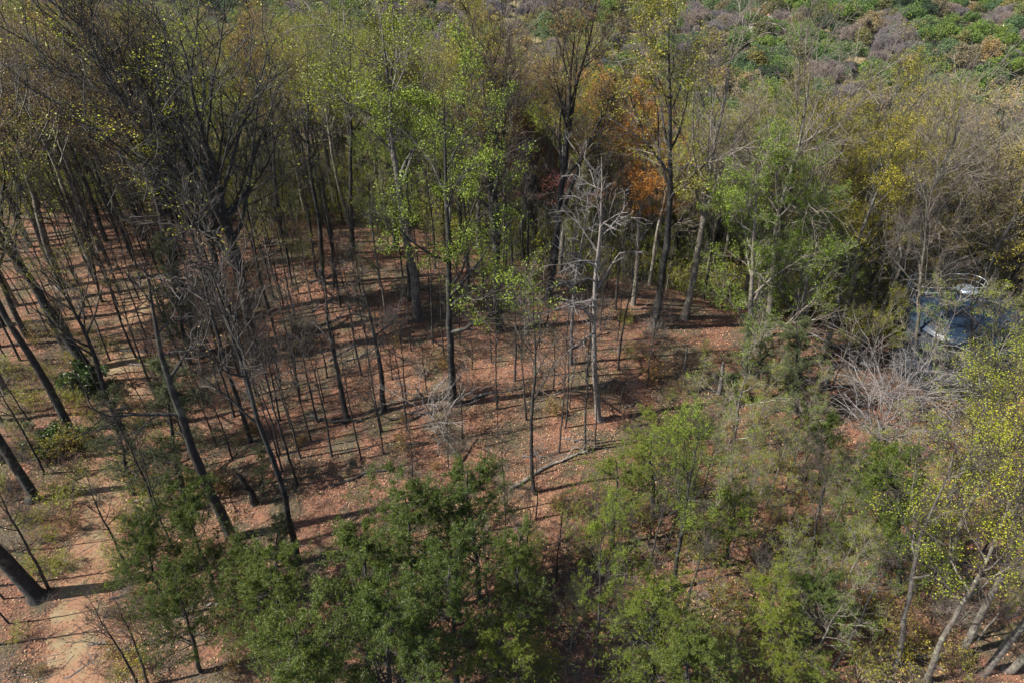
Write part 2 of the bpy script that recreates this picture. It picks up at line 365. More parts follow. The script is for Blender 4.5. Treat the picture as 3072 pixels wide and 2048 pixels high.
def shrub(kind, seed, H=1.6, stems=9, bm=T_GREY, lm=None, leaves=0, ls=.05, wide=.7, nb=6, ntw=4, part='foliage', rr=.014):
    g = np.random.default_rng(seed); N = stems; a = g.uniform(0, 6.283, N); m = 6
    d = np.stack([np.cos(a) * wide, np.sin(a) * wide, np.ones(N)], -1) * g.uniform(.5, 1, (N, 1)); d = nrm(d + g.normal(size=(N, 3)) * .15)
    st = np.stack([np.cos(a), np.sin(a), a * 0], -1) * g.uniform(0, .12, (N, 1)); L = (H * g.uniform(.6, 1.05, N) / m)[:, None]
    pts = [st]
    for _ in range(m - 1): d = nrm(d + g.normal(size=d.shape) * .14 + np.array([0, 0, .05])); pts.append(pts[-1] + d * L * 1.2)
    P = np.stack(pts, 1); Rd = rr * H / 1.6 * np.linspace(1, .35, m)[None].repeat(N, 0)
    BP, BR = shoots(P, Rd, nb, .15, 1, (.4, 1.0), .5, .06, .18, 4, .65, g, .4); BR = np.maximum(BR, .005)
    TP, TR = shoots(BP, BR, ntw, .15, 1, (.4, 1.0), .5, .04, .18, 3, .7, g, .5); TR = np.maximum(TR, .004)
    tr = build('stems', [tubes(P, Rd, 4) + (0,), tubes(BP, BR, 3) + (0,), tubes(TP, TR, 3) + (0,)], [bm])
    obs = [tr]
    if leaves: obs.append(build(part, [leaf_quads(around(TP, leaves, .05, g, .2), ls, g, .6, .6) + (0,)], [lm]))
    return protoize(kind, H, obs)
def farcrown(kind, seed, lm, H=14., n=8000, size=.18, bare=False):
    g = np.random.default_rng(seed); nc = 46
    u = nrm(g.normal(size=(nc, 3))); u[:, 2] = np.abs(u[:, 2]) * .9 - .15
    cc = u * np.array([.36 * H, .36 * H, .36 * H]) * g.uniform(.25, 1.0, (nc, 1)) * np.array([g.uniform(.8, 1.1), g.uniform(.8, 1.1), g.uniform(.8, 1.3)]) + np.array([0, 0, H * .58]); cr = g.uniform(.05, .13, nc) * H
    i = g.integers(0, nc, n); d = nrm(g.normal(size=(n, 3)) + np.array([0, 0, .25])); c = cc[i] + d * (cr[i] * g.uniform(.7, 1.05, n))[:, None]
    P = np.zeros((1, 6, 3)); P[0, :, 2] = np.linspace(-.5, H * .75, 6); Rd = (.2 * np.linspace(1, .2, 6))[None]
    LP, LR = shoots(P, Rd, 12, .35, .95, (.4, .9), .45, .1, .12, 5, .55, g, .2)
    if bare: Vq = needle_tufts(c, .8, .03, 2, g, 1.1)
    else: Vq = leaf_quads(c, size, g, .8, .7)
    tr = build('trunk', [tubes(P, Rd, 5) + (0,), tubes(LP, LR, 3) + (0,)], [B_GREY]); cr_ = build('crown', [Vq + (0,)], [lm])
    return protoize(kind, H, [tr, cr_])
# ------------------------------------------------------------ kinds of tree
BARE = [hardwood('bare_tree', 20 + i, bm=B_GREY if i == 3 else B_DARK, tm=[T_DARK, T_DARK, T_GREY, T_GREY][i], nl=11, t0=.50, la=(.35, .85), ll=.40, up=.13, nb=7, nt_=4, nw=2, lm=[L_BUD, L_YG, L_OLIVE, L_BUD][i], leaves=4, ls=.075, clump=[.2, .3, .3, .35][i], spread=.16, tw=.008) for i in range(4)]
BUDY = [hardwood('budding_tree', 30 + i, bm=[B_GREY, B_DARK][i % 2], tm=T_GREY, nl=11, t0=.47, la=(.4, .9), ll=.37, nb=8, nt_=5, nw=2, lm=L_YG, leaves=6, ls=.085, clump=.5, spread=.17) for i in range(3)]
BUDO = [hardwood('budding_tree', 35 + i, bm=[B_GREY, B_DARK][i % 2], tm=T_GREY, nl=11, t0=.47, la=(.4, .9), ll=.37, nb=8, nt_=5, nw=2, lm=L_OLIVE, leaves=7, ls=.085, clump=.55, spread=.17) for i in range(3)]
BUDB = [hardwood('budding_tree', 38 + i, nl=11, t0=.48, la=(.4, .85), ll=.37, nb=8, nt_=5, nw=2, lm=L_BUD, leaves=7, ls=.08, clump=.5, spread=.15) for i in range(2)]
GREEN = [hardwood('green_tree', 40 + i, nl=13, t0=.3, la=(.5, 1.1), ll=.30, up=.08, nb=8, nt_=6, nw=4, lm=L_GREEN, leaves=5, ls=.075, clump=.45, bm=B_DARK) for i in range(2)]
MIDG = [hardwood('leafy_tree', 43 + i, nl=14, t0=.2, la=(.5, 1.1), ll=.28, up=.08, nb=8, nt_=6, nw=4, lm=L_MID, leaves=5, ls=.08, clump=.6, bm=B_GREY, tm=T_GREY) for i in range(2)]
TAN = [hardwood('tan_tree', 46 + i, nl=13, t0=.3, la=(.5, 1.1), ll=.36, up=.06, wig=.16, nb=8, nt_=6, nw=4, lm=L_TAN, leaves=4, ls=.07, clump=.45, bm=B_DARK) for i in range(2)]
RED = [hardwood('red_maple_tree', 49, nl=14, t0=.35, la=(.4, .8), ll=.34, lm=L_RED, leaves=4, ls=.06, clump=.6, tm=T_RED, bm=B_GREY)]
ORANGE = [hardwood('orange_tree', 51, nl=13, t0=.35, la=(.5, 1.0), ll=.32, lm=L_ORANGE, leaves=4, ls=.075, clump=.5, bm=B_GREY)]
GOLD = [hardwood('golden_tree', 52 + i, nl=13, t0=.3, la=(.5, 1.0), ll=.34, lm=L_GOLD, leaves=5, ls=.075, clump=.55, bm=B_GREY) for i in range(2)]
GREYB = [hardwood('bare_tree', 55 + i, nl=10, t0=.3, la=(.4, .95), ll=.42, up=.10, wig=.16, nb=8, nt_=6, nw=3, bm=B_GREY, tm=T_GREY) for i in range(3)]
SLIM = [hardwood('slender_tree', 60 + i, H=14, r0=.125, nl=10, t0=.48, la=(.4, .9), ll=.24, up=.10, nb=5, nt_=4, nw=2, bm=B_DARK, tm=T_DARK, tw=.010, lm=L_BUD, leaves=1, ls=.04, clump=.2) for i in range(3)]
SLIMG = [hardwood('slender_tree', 64 + i, H=14, r0=.11, nl=14, t0=.25, la=(.5, 1.0), ll=.22, up=.08, nb=6, nt_=4, nw=3, bm=B_GREY, tm=T_GREY, tw=.009, lm=[L_MID, L_YG][i], leaves=5, ls=.055, clump=.4) for i in range(2)]
SPREAD = [hardwood('spreading_tree', 68 + i, H=20, r0=.28, nl=9, t0=.30, la=(.4, .95), ll=.52, up=.13, wig=.09, fork=3, nb=6, nt_=4, nw=2, tw=.012, tm=B_DARK, lm=L_YG, leaves=2, ls=.07, clump=.2) for i in range(2)]
FORK = [hardwood('forked_tree', 72 + i, H=20, r0=.36, nl=9, t0=.45, la=(.35, .8), ll=.36, up=.13, wig=.10, fork=2, nb=8, nt_=6, nw=4, lm=[L_OLIVE, L_BUD][i], leaves=2, ls=.06, clump=.4) for i in range(2)]
DEAD = hardwood('dead_tree', 76, H=17, r0=.21, nl=17, t0=.38, la=(.45, 1.4), ll=.22, up=.0, wig=.085, nb=4, nt_=3, nw=2, bm=B_PALE, tm=B_PALE, tw=.012, twig_part='branches')
SNAG = hardwood('dead_snag', 77, H=9, r0=.16, nl=6, t0=.5, la=(.6, 1.2), ll=.22, up=.03, wig=.15, nb=5, nt_=4, nw=2, bm=B_DARK, tm=T_DARK, tw=.010, twig_part='branches')
EDGE = [hardwood('leafy_tree', 78 + i, H=16, r0=.145, nl=11, t0=.46, la=(.5, 1.0), ll=.26, up=.09, nb=6, nt_=5, nw=3, lm=L_YG, leaves=5, ls=.052, clump=.38, bm=B_GREY, tm=T_DARK, spread=.14) for i in range(2)]
PINE = [pine('pine_tree', 80 + i) for i in range(3)]
PINEY = [pine('pine_tree', 84 + i, lm=L_PINEY, dens=.75) for i in range(2)]
CEDAR = [pine('cedar_tree', 87 + i, lm=L_CEDAR, width=.17, nl=50, dens=.7, t0=.1) for i in range(2)]
SHR = [shrub('bare_shrub', 90 + i, bm=T_GREY) for i in range(2)] + [shrub('bare_shrub', 93, bm=T_RED)]
SHRG = [shrub('leafy_shrub', 95 + i, lm=[L_YG, L_OLIVE, L_GREEN][i], leaves=5, ls=.036) for i in range(3)]
SHRT = [shrub('brown_shrub', 98, bm=T_RED, lm=L_BUD, leaves=4, ls=.04)]
FAR = [farcrown('far_tree', 100 + i, L_FAR[i % 6], bare=(i % 6 == 2), H=13 + (i * 7 % 5)) for i in range(9)]
LM = [(60, 'the tree at the left edge'), (330, 'the ivy footed leaning tree'), (540, 'the dark green cedar'), (740, 'the large fanning tree'), (960, 'the open slope snags'), (1150, 'the big rough trunk'),
      (1330, 'the bright green tree'), (1480, 'the tall dark straight tree'), (1650, 'the clean forked trunk'), (1800, 'the tall bleached tree'), (1990, 'the lichen grey tree'), (2180, 'the pale long limbed tree'),
      (2400, 'the leafy green pair'), (2650, 'the golden green tree'), (2900, 'the blue tank'), (3150, 'the right hand edge')]
def behind(px, s):
    l = min(LM, key=lambda q: abs(q[0] - px))[1]
    return ('beside ' if s < 0 else 'just behind ' if s < 14 else 'well behind ' if s < 38 else 'far behind ') + l
GL = [(275, 1112, 'the ivy footed leaning tree'), (112, 1790, 'the lowest left trunk'), (92, 1500, 'the left edge trunk'), (182, 862, 'the upper trail tree'), (702, 1612, 'the tall crooked snag'), (888, 1690, 'the slim rough tree'),
      (774, 1088, 'the large fanning tree'), (570, 1090, 'the dark green cedar'), (560, 1450, 'the grey green cedar'), (1149, 1235, 'the leaning snag'), (1254, 957, 'the big rough trunk'), (1362, 1210, 'the bright green tree'),
      (1502, 992, 'the dark straight tree'), (1643, 902, 'the clean forked trunk'), (1714, 1090, 'the smaller bleached tree'), (1800, 1256, 'the tall bleached tree'), (1607, 1478, 'the slender clearing tree'), (1963, 982, 'the lichen grey tree'),
      (2230, 1120, 'the leafy green trees'), (2155, 1180, 'the short white snag'), (2020, 1700, 'the brightest sapling'), (2580, 1300, 'the brush heap'), (2880, 1200, 'the blue tank'), (2700, 1790, 'the lone bright pine'),
      (2410, 1740, 'the thin thicket tree'), (2945, 2018, 'the lower right trunks'), (2440, 1930, 'the dark bushy pine'), (1440, 1790, 'the tallest pine'), (1960, 2060, 'the lower yellow pine'), (380, 1745, 'the trail sapling'),
      (2838, 1676, 'the right slanting trunks'), (655, 1800, 'the trailside pine'), (2330, 2010, 'the low yellowish pine')]
def near_lm(px, py): return min(GL, key=lambda q: math.hypot(q[0] - px, q[1] - py))[2]
# ------------------------------------------------------------ trees one can pick out (base pixel, top pixel)
def pk(pr, b0, b1, t0, t1, label, **k):
    b, v = stand(b0, b1, t0, t1); h = float(np.linalg.norm(v))
    return place(pr, b, h, label, vec=v, **k)
pk(BARE[0], 275, 1112, -330, 200, 'thick dark bare tree leaning left beside the trail, ivy clump at its foot', fat=1.25)
pk(BARE[1], 112, 1790, -1100, 500, 'dark trunk at the lower left edge casting a long shadow across the orange trail', fat=1.2)
pk(BARE[2], 92, 1500, -650, 500, 'dark trunk at the left edge above the lowest bend of the trail', fat=1.0)
pk(BARE[3], 182, 862, -120, 60, 'dark bare tree standing left of the trail near the top of the slope', fat=1.1)
pk(SNAG, 702, 1612, 422, 780, 'tall dark crooked snag with a broken top rising above the pines at left', fat=1.0)
pk(SLIM[0], 888, 1690, 600, 640, 'slim dark tree with rough bark at the upper left edge of the low pines')
pk(SLIM[1], 752, 1325, 540, 560, 'thin dark straight tree right of the tall crooked snag')
pk(SPREAD[0], 774, 1088, 560, 90, 'large bare tree fanning its many dark limbs over the upper left', fat=1.3, name='spreading_tree')
pk(SPREAD[1], 700, 955, 490, 150, 'bare spreading tree right behind the largest fanning tree', fat=1.2)
pk(FORK[1], 612, 1060, 330, 100, 'thick dark trunk rising behind the dark green cedar beside the trail', fat=1.1)
pk(SNAG, 1149, 1235, 1062, 780, 'leaning dark snag with a broken top on the open leaf covered slope')
pk(SNAG, 1040, 1255, 960, 800, 'crooked dark snag left of the leaning snag on the open slope', rot=2.2)
pk(BUDY[0], 1254, 957, 1150, 90, 'big rough trunk with mossy foot left of the bright green tree', fat=1.3)
pk(GREEN[0], 1362, 1210, 1315, 290, 'tree with fresh bright green leaves in the middle of the slope')
pk(FORK[0], 1502, 992, 1450, 110, 'tall dark straight tree with a wide budding crown right of the bright green tree', fat=.95)
pk(FORK[1], 1643, 902, 1735, 70, 'clean dark trunk forking into a tan budding crown near the mound top', fat=1.0, rot=.3)
pk(DEAD, 1714, 1090, 1760, 560, 'bleached dead tree with broken hanging limbs left of the tall dead tree', rot=1.0)
pk(DEAD, 1800, 1256, 1796, 470, 'tall bleached dead tree with tangled white branches at centre right')
pk(SLIM[2], 1607, 1478, 1583, 830, 'slender bare tree at the centre of the clearing above the fallen log')
pk(BUDO[1], 1963, 982, 2020, 70, 'tall lichen grey tree at the right edge of the clearing', fat=1.1)
pk(ORANGE[0], 1900, 915, 1950, 320, 'straight tree with a thin orange crown behind the bleached dead tree')
pk(GREYB[0], 2052, 955, 2230, 40, 'tall pale bare tree with long outreaching limbs right of the lichen grey tree')
pk(GREYB[1], 2300, 1010, 2440, 160, 'pale bare tree with crooked limbs above the leafy green tree', fat=.9)
pk(GREYB[2], 2520, 1000, 2700, 240, 'pale bare tree with a long limb reaching right before the golden tree', fat=.9)
pk(MIDG[0], 2230, 1120, 2290, 470, 'leafy green tree filling the middle right above the dark evergreen bushes')
pk(MIDG[1], 2390, 1080, 2440, 520, 'second leafy green tree standing right of the first at middle right')
pk(TAN[0], 2890, 945, 3010, 290, 'broad tree with tan tassels above the blue tank', fat=1.15)
pk(BARE[0], 2842, 1130, 2852, 700, 'dark trunk with a burst of twigs right in front of the blue tank', fat=.9)
pk(TAN[1], 2990, 960, 3100, 330, 'tan tasselled tree behind the right end of the blue tank', fat=1.1)
pk(SLIM[1], 2890, 1190, 2930, 800, 'thin bare tree screening the middle of the blue tank', fat=1.6)
pk(SLIMG[1], 2960, 1210, 3010, 840, 'thin yellow green tree screening the right half of the blue tank', fat=1.4)
pk(SLIMG[0], 2800, 1200, 2830, 860, 'thin green tree screening the left half of the blue tank', fat=1.4)
pk(SLIM[0], 3040, 1180, 3090, 800, 'thin bare tree before the right end of the blue tank', fat=1.5)
pk(GREYB[0], 2740, 1130, 2790, 560, 'thin grey tree before the left end of the blue tank', fat=.7)
pk(BARE[2], 965, 848, 915, 130, 'tall dark bare tree on the mound left of the big rough trunk', fat=.85)
pk(BARE[0], 852, 738, 800, 120, 'dark bare tree on the crest right of the large fanning tree', fat=.85)
pk(FORK[1], 1185, 745, 1160, 70, 'dark forked tree on the crest behind the big rough trunk', fat=.8)
pk(BUDY[1], 1060, 760, 1040, 60, 'yellow budding tree on the crest between two dark bare trees', fat=.85)
pk(BUDO[1], 1385, 760, 1400, 90, 'olive budding tree on the crest behind the bright green tree', fat=.8)
0 and pk(GREYB[2], 1560, 760, 1600, 240, 'pale bare tree on the crest left of the clean forked trunk', fat=.8)
pk(TAN[1], 2700, 940, 2790, 430, 'smaller tan tasselled tree left of the blue tank')
pk(GOLD[0], 2560, 880, 2720, 230, 'golden green tree on the far slope at upper right')
pk(SLIMG[0], 2195, 1440, 2270, 940, 'thin pale tree right of the brightest green sapling')
pk(SLIM[0], 2410, 1740, 2500, 1350, 'thin bare tree in the grey thicket at lower right', rot=1.)
pk(SNAG, 2560, 1106, 2650, 760, 'bent grey snag rising from the brush heap', rot=.4)
pk(GREEN[1], 2020, 1760, 2090, 1270, 'sapling with the brightest green leaves in front of the clearing', name='leafy_sapling', fat=.8)
pk(GREEN[0], 1790, 2020, 1800, 1560, 'narrow light green sapling beside the lower pines', name='leafy_sapling', fat=.55)
pk(SLIM[1], 395, 1745, 250, 1400, 'small bare tree with fine side twigs standing on the orange trail', name='bare_sapling')
pk(SLIM[2], 412, 2060, 270, 1780, 'left one of two thin bare saplings at the bottom left', name='bare_sapling')
pk(SLIM[0], 448, 2060, 330, 1760, 'right one of two thin bare saplings at the bottom left', name='bare_sapling')
pk(SLIM[1], 145, 1765, -40, 1380, 'thin bare sapling beside the dark trunk at the lower left edge', name='bare_sapling')
pk(SLIM[2], 640, 1500, 470, 1130, 'thin sapling leaning left between the crooked snag and the trail', name='bare_sapling')
pk(SLIM[0], 470, 1560, 320, 1180, 'pair forming thin bare sapling right of the trail', name='bare_sapling')
EL = ['leftmost slanting grey trunk with small yellow green leaves at lower right', 'slanting grey trunk with yellow green leaves cut by the bottom edge',
      'stout slanting grey trunk nearest the lower right corner', 'slanting grey trunk with a bare foot on orange ground at right',
      'slanting grey trunk leaving the right edge above the corner', 'thin leaning trunk hidden in yellow green leaves right of the thicket', 'last grey trunk in the lower right corner']
for i, (a_, b_, c_, d_) in enumerate([(2785, 2036, 3080, 1350), (2883, 1964, 3330, 1100), (2945, 2018, 3480, 1120), (2780, 1656, 3030, 1000), (2838, 1776, 3160, 1080), (2686, 1995, 2860, 1330), (3016, 2004, 3700, 1000)]):
    pk(EDGE[i % 2], a_, b_, c_, d_, EL[i], rot=i * 1.3, fat=1.05)
for i, (a_, b_, c_, d_, l) in enumerate([(2960, 1350, 3080, 1000, 'leafy yellow green tree covering the front of the blue tank'), (3080, 1330, 3260, 900, 'leafy yellow green tree at the right edge below the blue tank'),
        (2850, 1560, 2960, 1180, 'low leafy tree between the brush heap and the right edge'), (3040, 1560, 3200, 1080, 'leafy tree at the right edge above the slanting trunks')]):
    pk(EDGE[i % 2], a_, b_, c_, d_, l, rot=i * .9 + .4, fat=1.1)
XS = [(819, 968, 700, 400), (935, 715, 890, 330), (870, 795, 820, 380), (1000, 862, 940, 330), (950, 832, 880, 420), (1400, 832, 1385, 420), (1222, 1207, 1195, 960), (1754, 1352, 1780, 940),
      (1786, 1332, 1800, 1080), (1577, 1258, 1560, 900), (254, 921, 140, 560), (308, 905, 200, 420), (665, 1100, 500, 640), (330, 1080, 200, 760), (130, 1420, -60, 1050), (1100, 1010, 1040, 700), (1140, 860, 1100, 480),
      (560, 1330, 430, 960), (600, 1400, 480, 1100), (840, 1260, 760, 900), (900, 1200, 840, 800), (1300, 1030, 1280, 640), (1085, 1130, 1010, 720), (700, 1250, 560, 800), (520, 1640, 400, 1300), (1450, 900, 1440, 500),
      (1850, 930, 1880, 500), (2110, 900, 2160, 420), (1240, 1480, 1225, 1260), (980, 1130, 930, 860), (1350, 1420, 1340, 1230), (60, 1080, -140, 640), (420, 840, 300, 400), (460, 1180, 330, 800), (1660, 1180, 1665, 900)]
for i, (a_, b_, c_, d_) in enumerate(XS): pk(SLIM[i % 3], a_, b_, c_, d_, 'thin dark tree rising beside ' + near_lm(a_, b_), rot=i * .8, fat=.9, group='thin dark trees on the slopes')
# evergreens: (base px, tip px)
EV = [(PINE[0], 1440, 1790, 1400, 1400, 1.35, 'tallest dark green pine at the bottom middle, touching the clearing'),
      (PINE[1], 1240, 1830, 1200, 1430, 1.35, 'dark green pine left of the tallest pine at the bottom middle'),
      (PINE[2], 1110, 1990, 1060, 1600, 1.35, 'broad dark pine between the left pines and the tallest pine'),
      (PINE[0], 1370, 2060, 1350, 1640, 1.3, 'dark pine directly below the tallest pine'),
      (PINE[1], 880, 2050, 800, 1680, 1.3, 'green pine at the bottom left of the evergreen group'),
      (PINE[2], 1180, 2230, 1150, 1790, 1.3, 'green pine cut by the bottom edge below the broad pine'),
      (PINE[2], 655, 1800, 560, 1440, 1.25, 'pine nearest the orange trail with a dark leaning stem'),
      (PINE[0], 790, 1900, 720, 1640, 1.3, 'low dark pine right of the pine nearest the trail'),
      (PINE[1], 960, 2250, 900, 1850, 1.4, 'green pine cut by the bottom edge at lower left'),
      (PINE[1], 2700, 1790, 2690, 1370, 1.2, 'bright green pine standing alone left of the slanting trunks'),
      (PINE[0], 2460, 1450, 2470, 1230, 1.4, 'small dark pine under the brush heap'),
      (PINEY[0], 1960, 1560, 1960, 1270, 1.7, 'yellowish pine just right of the clearing'),
      (PINEY[1], 1840, 1640, 1850, 1380, 1.8, 'soft yellowish pine at the lower right corner of the clearing'),
      (PINEY[0], 2330, 2010, 2340, 1760, 1.6, 'low yellowish pine near the bottom right of the thicket'),
      (PINE[2], 2440, 1930, 2450, 1740, 1.8, 'dark bushy pine below the grey thicket'),
      (PINEY[1], 1960, 2060, 1970, 1750, 1.6, 'yellow green pine at the bottom, right of the narrow sapling'),
      (PINE[1], 2050, 2120, 2070, 1880, 1.6, 'green pine cut by the bottom edge right of the middle'),
      (PINEY[0], 1480, 2150, 1480, 1880, 1.5, 'yellow green pine cut by the bottom edge at the middle'),
      (PINEY[1], 2180, 1700, 2200, 1480, 1.6, 'small yellowish pine beside the brightest sapling'),
      (PINE[2], 500, 1850, 430, 1540, 1.1, 'dark pine at lower left beside the orange trail'),
      (PINE[0], 600, 2010, 520, 1690, 1.1, 'dark pine at lower left below the trailside pines'),
      (PINE[1], 1560, 1900, 1560, 1590, 1.1, 'slim dark pine right of the tallest pine'),
      (CEDAR[0], 570, 1090, 500, 700, 1.4, 'dark green cedar in front of the thick trunk beside the trail'),
      (CEDAR[1], 560, 1500, 470, 1080, 1.5, 'soft grey green cedar right of the trail bend'),
      (CEDAR[0], 400, 1480, 330, 1170, 1.5, 'thin grey green cedar overhanging the trail'),
      (CEDAR[1], 2390, 1240, 2400, 950, 2.0, 'dark bushy cedar under the leafy green trees'),
      (CEDAR[0], 2270, 1160, 2290, 930, 2.0, 'dark low cedar left of the bushy cedar under the leafy green trees'),
      (CEDAR[1], 790, 1480, 780, 1320, 1.4, 'small cedar on the slope behind the crooked snag'),
      (CEDAR[0], 830, 1700, 830, 1540, 1.7, 'small cedar beside the slim rough barked tree')]
for p_, a_, b_, c_, d_, f_, l_ in EV: pk(p_, a_, b_, c_, d_, l_, fat=f_ * .84)
# ------------------------------------------------------------ fallen wood
def log(px, label, r=.16, m=B_DARK, name='fallen_log', nbr=5, lift=.7, pale=None):
    g = np.random.default_rng(int(px[0][0] * 7 + px[0][1])); q = np.array([ground(*p) for p in px]); n = 10
    s = np.linspace(0, 1, n); P = np.stack([np.interp(s, np.linspace(0, 1, len(q)), q[:, k]) for k in range(3)], -1)
    P[:, :2] += g.normal(size=(n, 2)) * .06; P[:, 2] = gz(P[:, 0], P[:, 1]) + r * lift
    b = P[0].copy(); P = P - b; Rd = (r * np.linspace(1, .45, n))[None]; P = P[None]
    parts = [tubes(P, Rd, 8) + (0,)]
    t = thing(name, label, 'fallen log' if name == 'fallen_log' else 'fallen branch', b)
    build('log' if name == 'fallen_log' else 'stem', parts, [m], t, True)
    if nbr:
        BP, BR = shoots(P, Rd, nbr, .25, 1, (.3, .9), .35, .05, .15, 6, .5, g, .25)
        TP, TR = shoots(BP, np.maximum(BR, .015), 4, .3, 1, (.3, .9), .5, 0, .18, 4, .6, g, .4)
        BR = np.maximum(BR, .014); TR = np.maximum(TR, .01)
        for j in range(nbr): build('branch', [tubes(BP[j:j + 1], BR[j:j + 1], 5) + (0,), tubes(TP[4 * j:4 * j + 4], TR[4 * j:4 * j + 4], 3) + (0,)], [pale or m], t)
log([(1530, 1470), (1640, 1400), (1785, 1348)], 'long grey log lying beside the slender tree at the clearing centre', .15, B_GREY, pale=B_PALE)
log([(930, 1250), (1010, 1270), (1090, 1262)], 'splintered dark log on the slope below the crooked snag', .17, B_DARK, nbr=8)
log([(890, 1015), (930, 1030), (965, 1065)], 'short dark fallen limb left of the open slope', .12, B_DARK)
log([(1375, 1215), (1470, 1180), (1570, 1165)], 'long dark limb lying across the middle of the clearing', .10, B_DARK, 'fallen_branch', 7)
log([(1403, 810), (1520, 812), (1635, 825)], 'thin fallen trunk near the mound crest', .09, B_GREY, nbr=3)
log([(1500, 890), (1530, 910), (1555, 940)], 'short pale log beside the tall dark straight tree', .13, B_PALE, nbr=2)
log([(2600, 1120), (2500, 1060), (2390, 1000)], 'bleached fallen limb with forked tips left of the brush heap', .15, B_PALE, 'fallen_branch', 8, lift=5)
log([(2060, 1180), (2110, 1165), (2150, 1170)], 'dark log under the short white snag', .12, B_DARK, nbr=2)
log([(1680, 1312), (1720, 1318), (1745, 1325)], 'small pale branch lying right of the slender tree', .05, B_PALE, 'fallen_branch', 3)
log([(1900, 930), (1950, 925), (1985, 945)], 'pale fallen limb at the foot of the lichen grey tree', .09, B_PALE, nbr=3)
log([(1000, 1460), (1100, 1420), (1220, 1395)], 'dark fallen trunk on the slope above the pines', .10, B_DARK, nbr=4)
log([(200, 2030), (260, 1998), (300, 1985)], 'bleached branch on the ground at the bottom left', .05, B_PALE, 'fallen_branch', 5)
log([(2240, 1290), (2330, 1230), (2440, 1235)], 'low dead branch left of the brush heap', .06, B_DEAD, 'fallen_branch', 8)
gq = np.random.default_rng(61); LT = ['thin dark limb lying near {}', 'grey fallen branch near {}', 'slim bleached branch near {}']
for i in range(52):
    px, py = gq.uniform(700, 1950), gq.uniform(800, 1400)
    if i > 36: px, py = gq.uniform(60, 700), gq.uniform(800, 1950)
    dx = gq.uniform(40, 130); dy = -dx * gq.uniform(-.1, .55)
    log([(px, py), (px + dx / 2, py + dy / 2 + gq.uniform(-6, 6)), (px + dx, py + dy)], LT[i % 3].format(near_lm(px, py)), gq.uniform(.045, .12), [B_DARK, B_GREY, B_PALE][i % 3], 'fallen_branch', 4)
# short white snag
def short_snag(b0, b1, h, r, label, m, lean=(0, 0), seed=1):
    g = np.random.default_rng(seed); b = ground(b0, b1); n = 9; P = np.zeros((1, n, 3)); s = np.linspace(0, 1, n)
    P[0, :, 2] = s * h; P[0, :, 0] = lean[0] * s ** 2 + np.cumsum(g.normal(size=n) * .05); P[0, :, 1] = lean[1] * s
    Rd = (r * (1.2 - .5 * s) * (1 + g.normal(size=n) * .1))[None]; Rd[0, -1] *= .4
    t = thing('tree_stump', label, 'stump', b)
    build('trunk', [tubes(P, Rd, 8) + (0,)], [m], t, True)
    BP, BR = shoots(P, Rd, 3, .5, .95, (.4, 1), .25, 0, .2, 4, .4, g, .2); build('broken_branch', [tubes(BP, BR, 5) + (0,)], [m], t)
short_snag(2155, 1180, 3.2, .17, 'short white snag with peeling bark right of the clearing', B_PALE, (-.3, 0), 1)
short_snag(2476, 1165, 2.6, .28, 'thick dark stump left of the brush heap', B_DARK, (0, 0), 2)
short_snag(2052, 1110, 2.4, .12, 'small grey broken stump left of the short white snag', B_GREY, (.1, 0), 3)
short_snag(765, 1510, 3.0, .2, 'dark broken stump behind the low pines', B_DARK, (-.4, 0), 4)
short_snag(800, 1790, 2.2, .26, 'black hollow stump between the low pines', B_DARK, (0, 0), 5)
# pale dead treetop in the clearing, and the heap of dead limbs at right
def dead_fan(name, b0, b1, label, base_h, n, L, m, seed, lean, spread=(.5, 1.3), part='branches', cat='dead tree', r=.09):
    g = np.random.default_rng(seed); b = ground(b0, b1); t = thing(name, label, cat, b)
    k = 8; s = np.linspace(0, 1, k); P = np.zeros((1, k, 3)); P[0] = np.outer(s, lean); P[0, :, :2] += np.cumsum(g.normal(size=(k, 2)) * .05, 0); P[0, 0] = 0
    Rd = (r * np.linspace(1, .35, k))[None]
    build('trunk', [tubes(P, Rd, 7) + (0,)], [B_GREY], t, True)
    LP, LR = shoots(P, Rd, n, .45, 1, spread, 1, .0, .14, 7, .55, g, .2, absl=L)
    BP, BR = shoots(LP, LR, 6, .15, 1, (.4, .9), .5, 0, .16, 5, .6, g, .3); TP, TR = shoots(BP, BR, 4, .2, 1, (.4, .9), .5, 0, .16, 4, .6, g, .4)
    build(part, [tubes(LP, np.maximum(LR, .026), 5) + (0,), tubes(BP, np.maximum(BR, .016), 4) + (0,), tubes(TP, np.maximum(TR, .010), 3) + (0,)], [m], t)
dead_fan('dead_tree', 1385, 1385, 'small leaning dead tree with a pale purple grey tangle of twigs in the clearing', 0, 9, 3.2, B_DEAD, 4, (-2.0, 1.2, 3.6))
dead_fan('dead_tree', 2580, 1390, 'grey dead tree with a wide spray of bare twigs left of the brush heap', 0, 18, 5.2, B_DEAD, 5, (1.2, .8, 3.4), (.7, 1.5))
dead_fan('brush_heap', 2640, 1290, 'wide heap of bleached dead limbs below the blue tank', 0, 26, 5.4, B_DEAD, 6, (1.0, 1.2, 2.6), (.7, 1.6), cat='brush heap')
dead_fan('dead_tree', 2760, 1230, 'pale dead limbs sticking out right of the brush heap', 0, 9, 4.0, B_DEAD, 8, (.8, .5, 2.6), (.6, 1.5))
dead_fan('dead_tree', 2880, 1090, 'bare dead branches fanning up in front of the blue tank', 0, 9, 4.4, B_DEAD, 9, (0, 0, 3.4), (.3, 1.0))
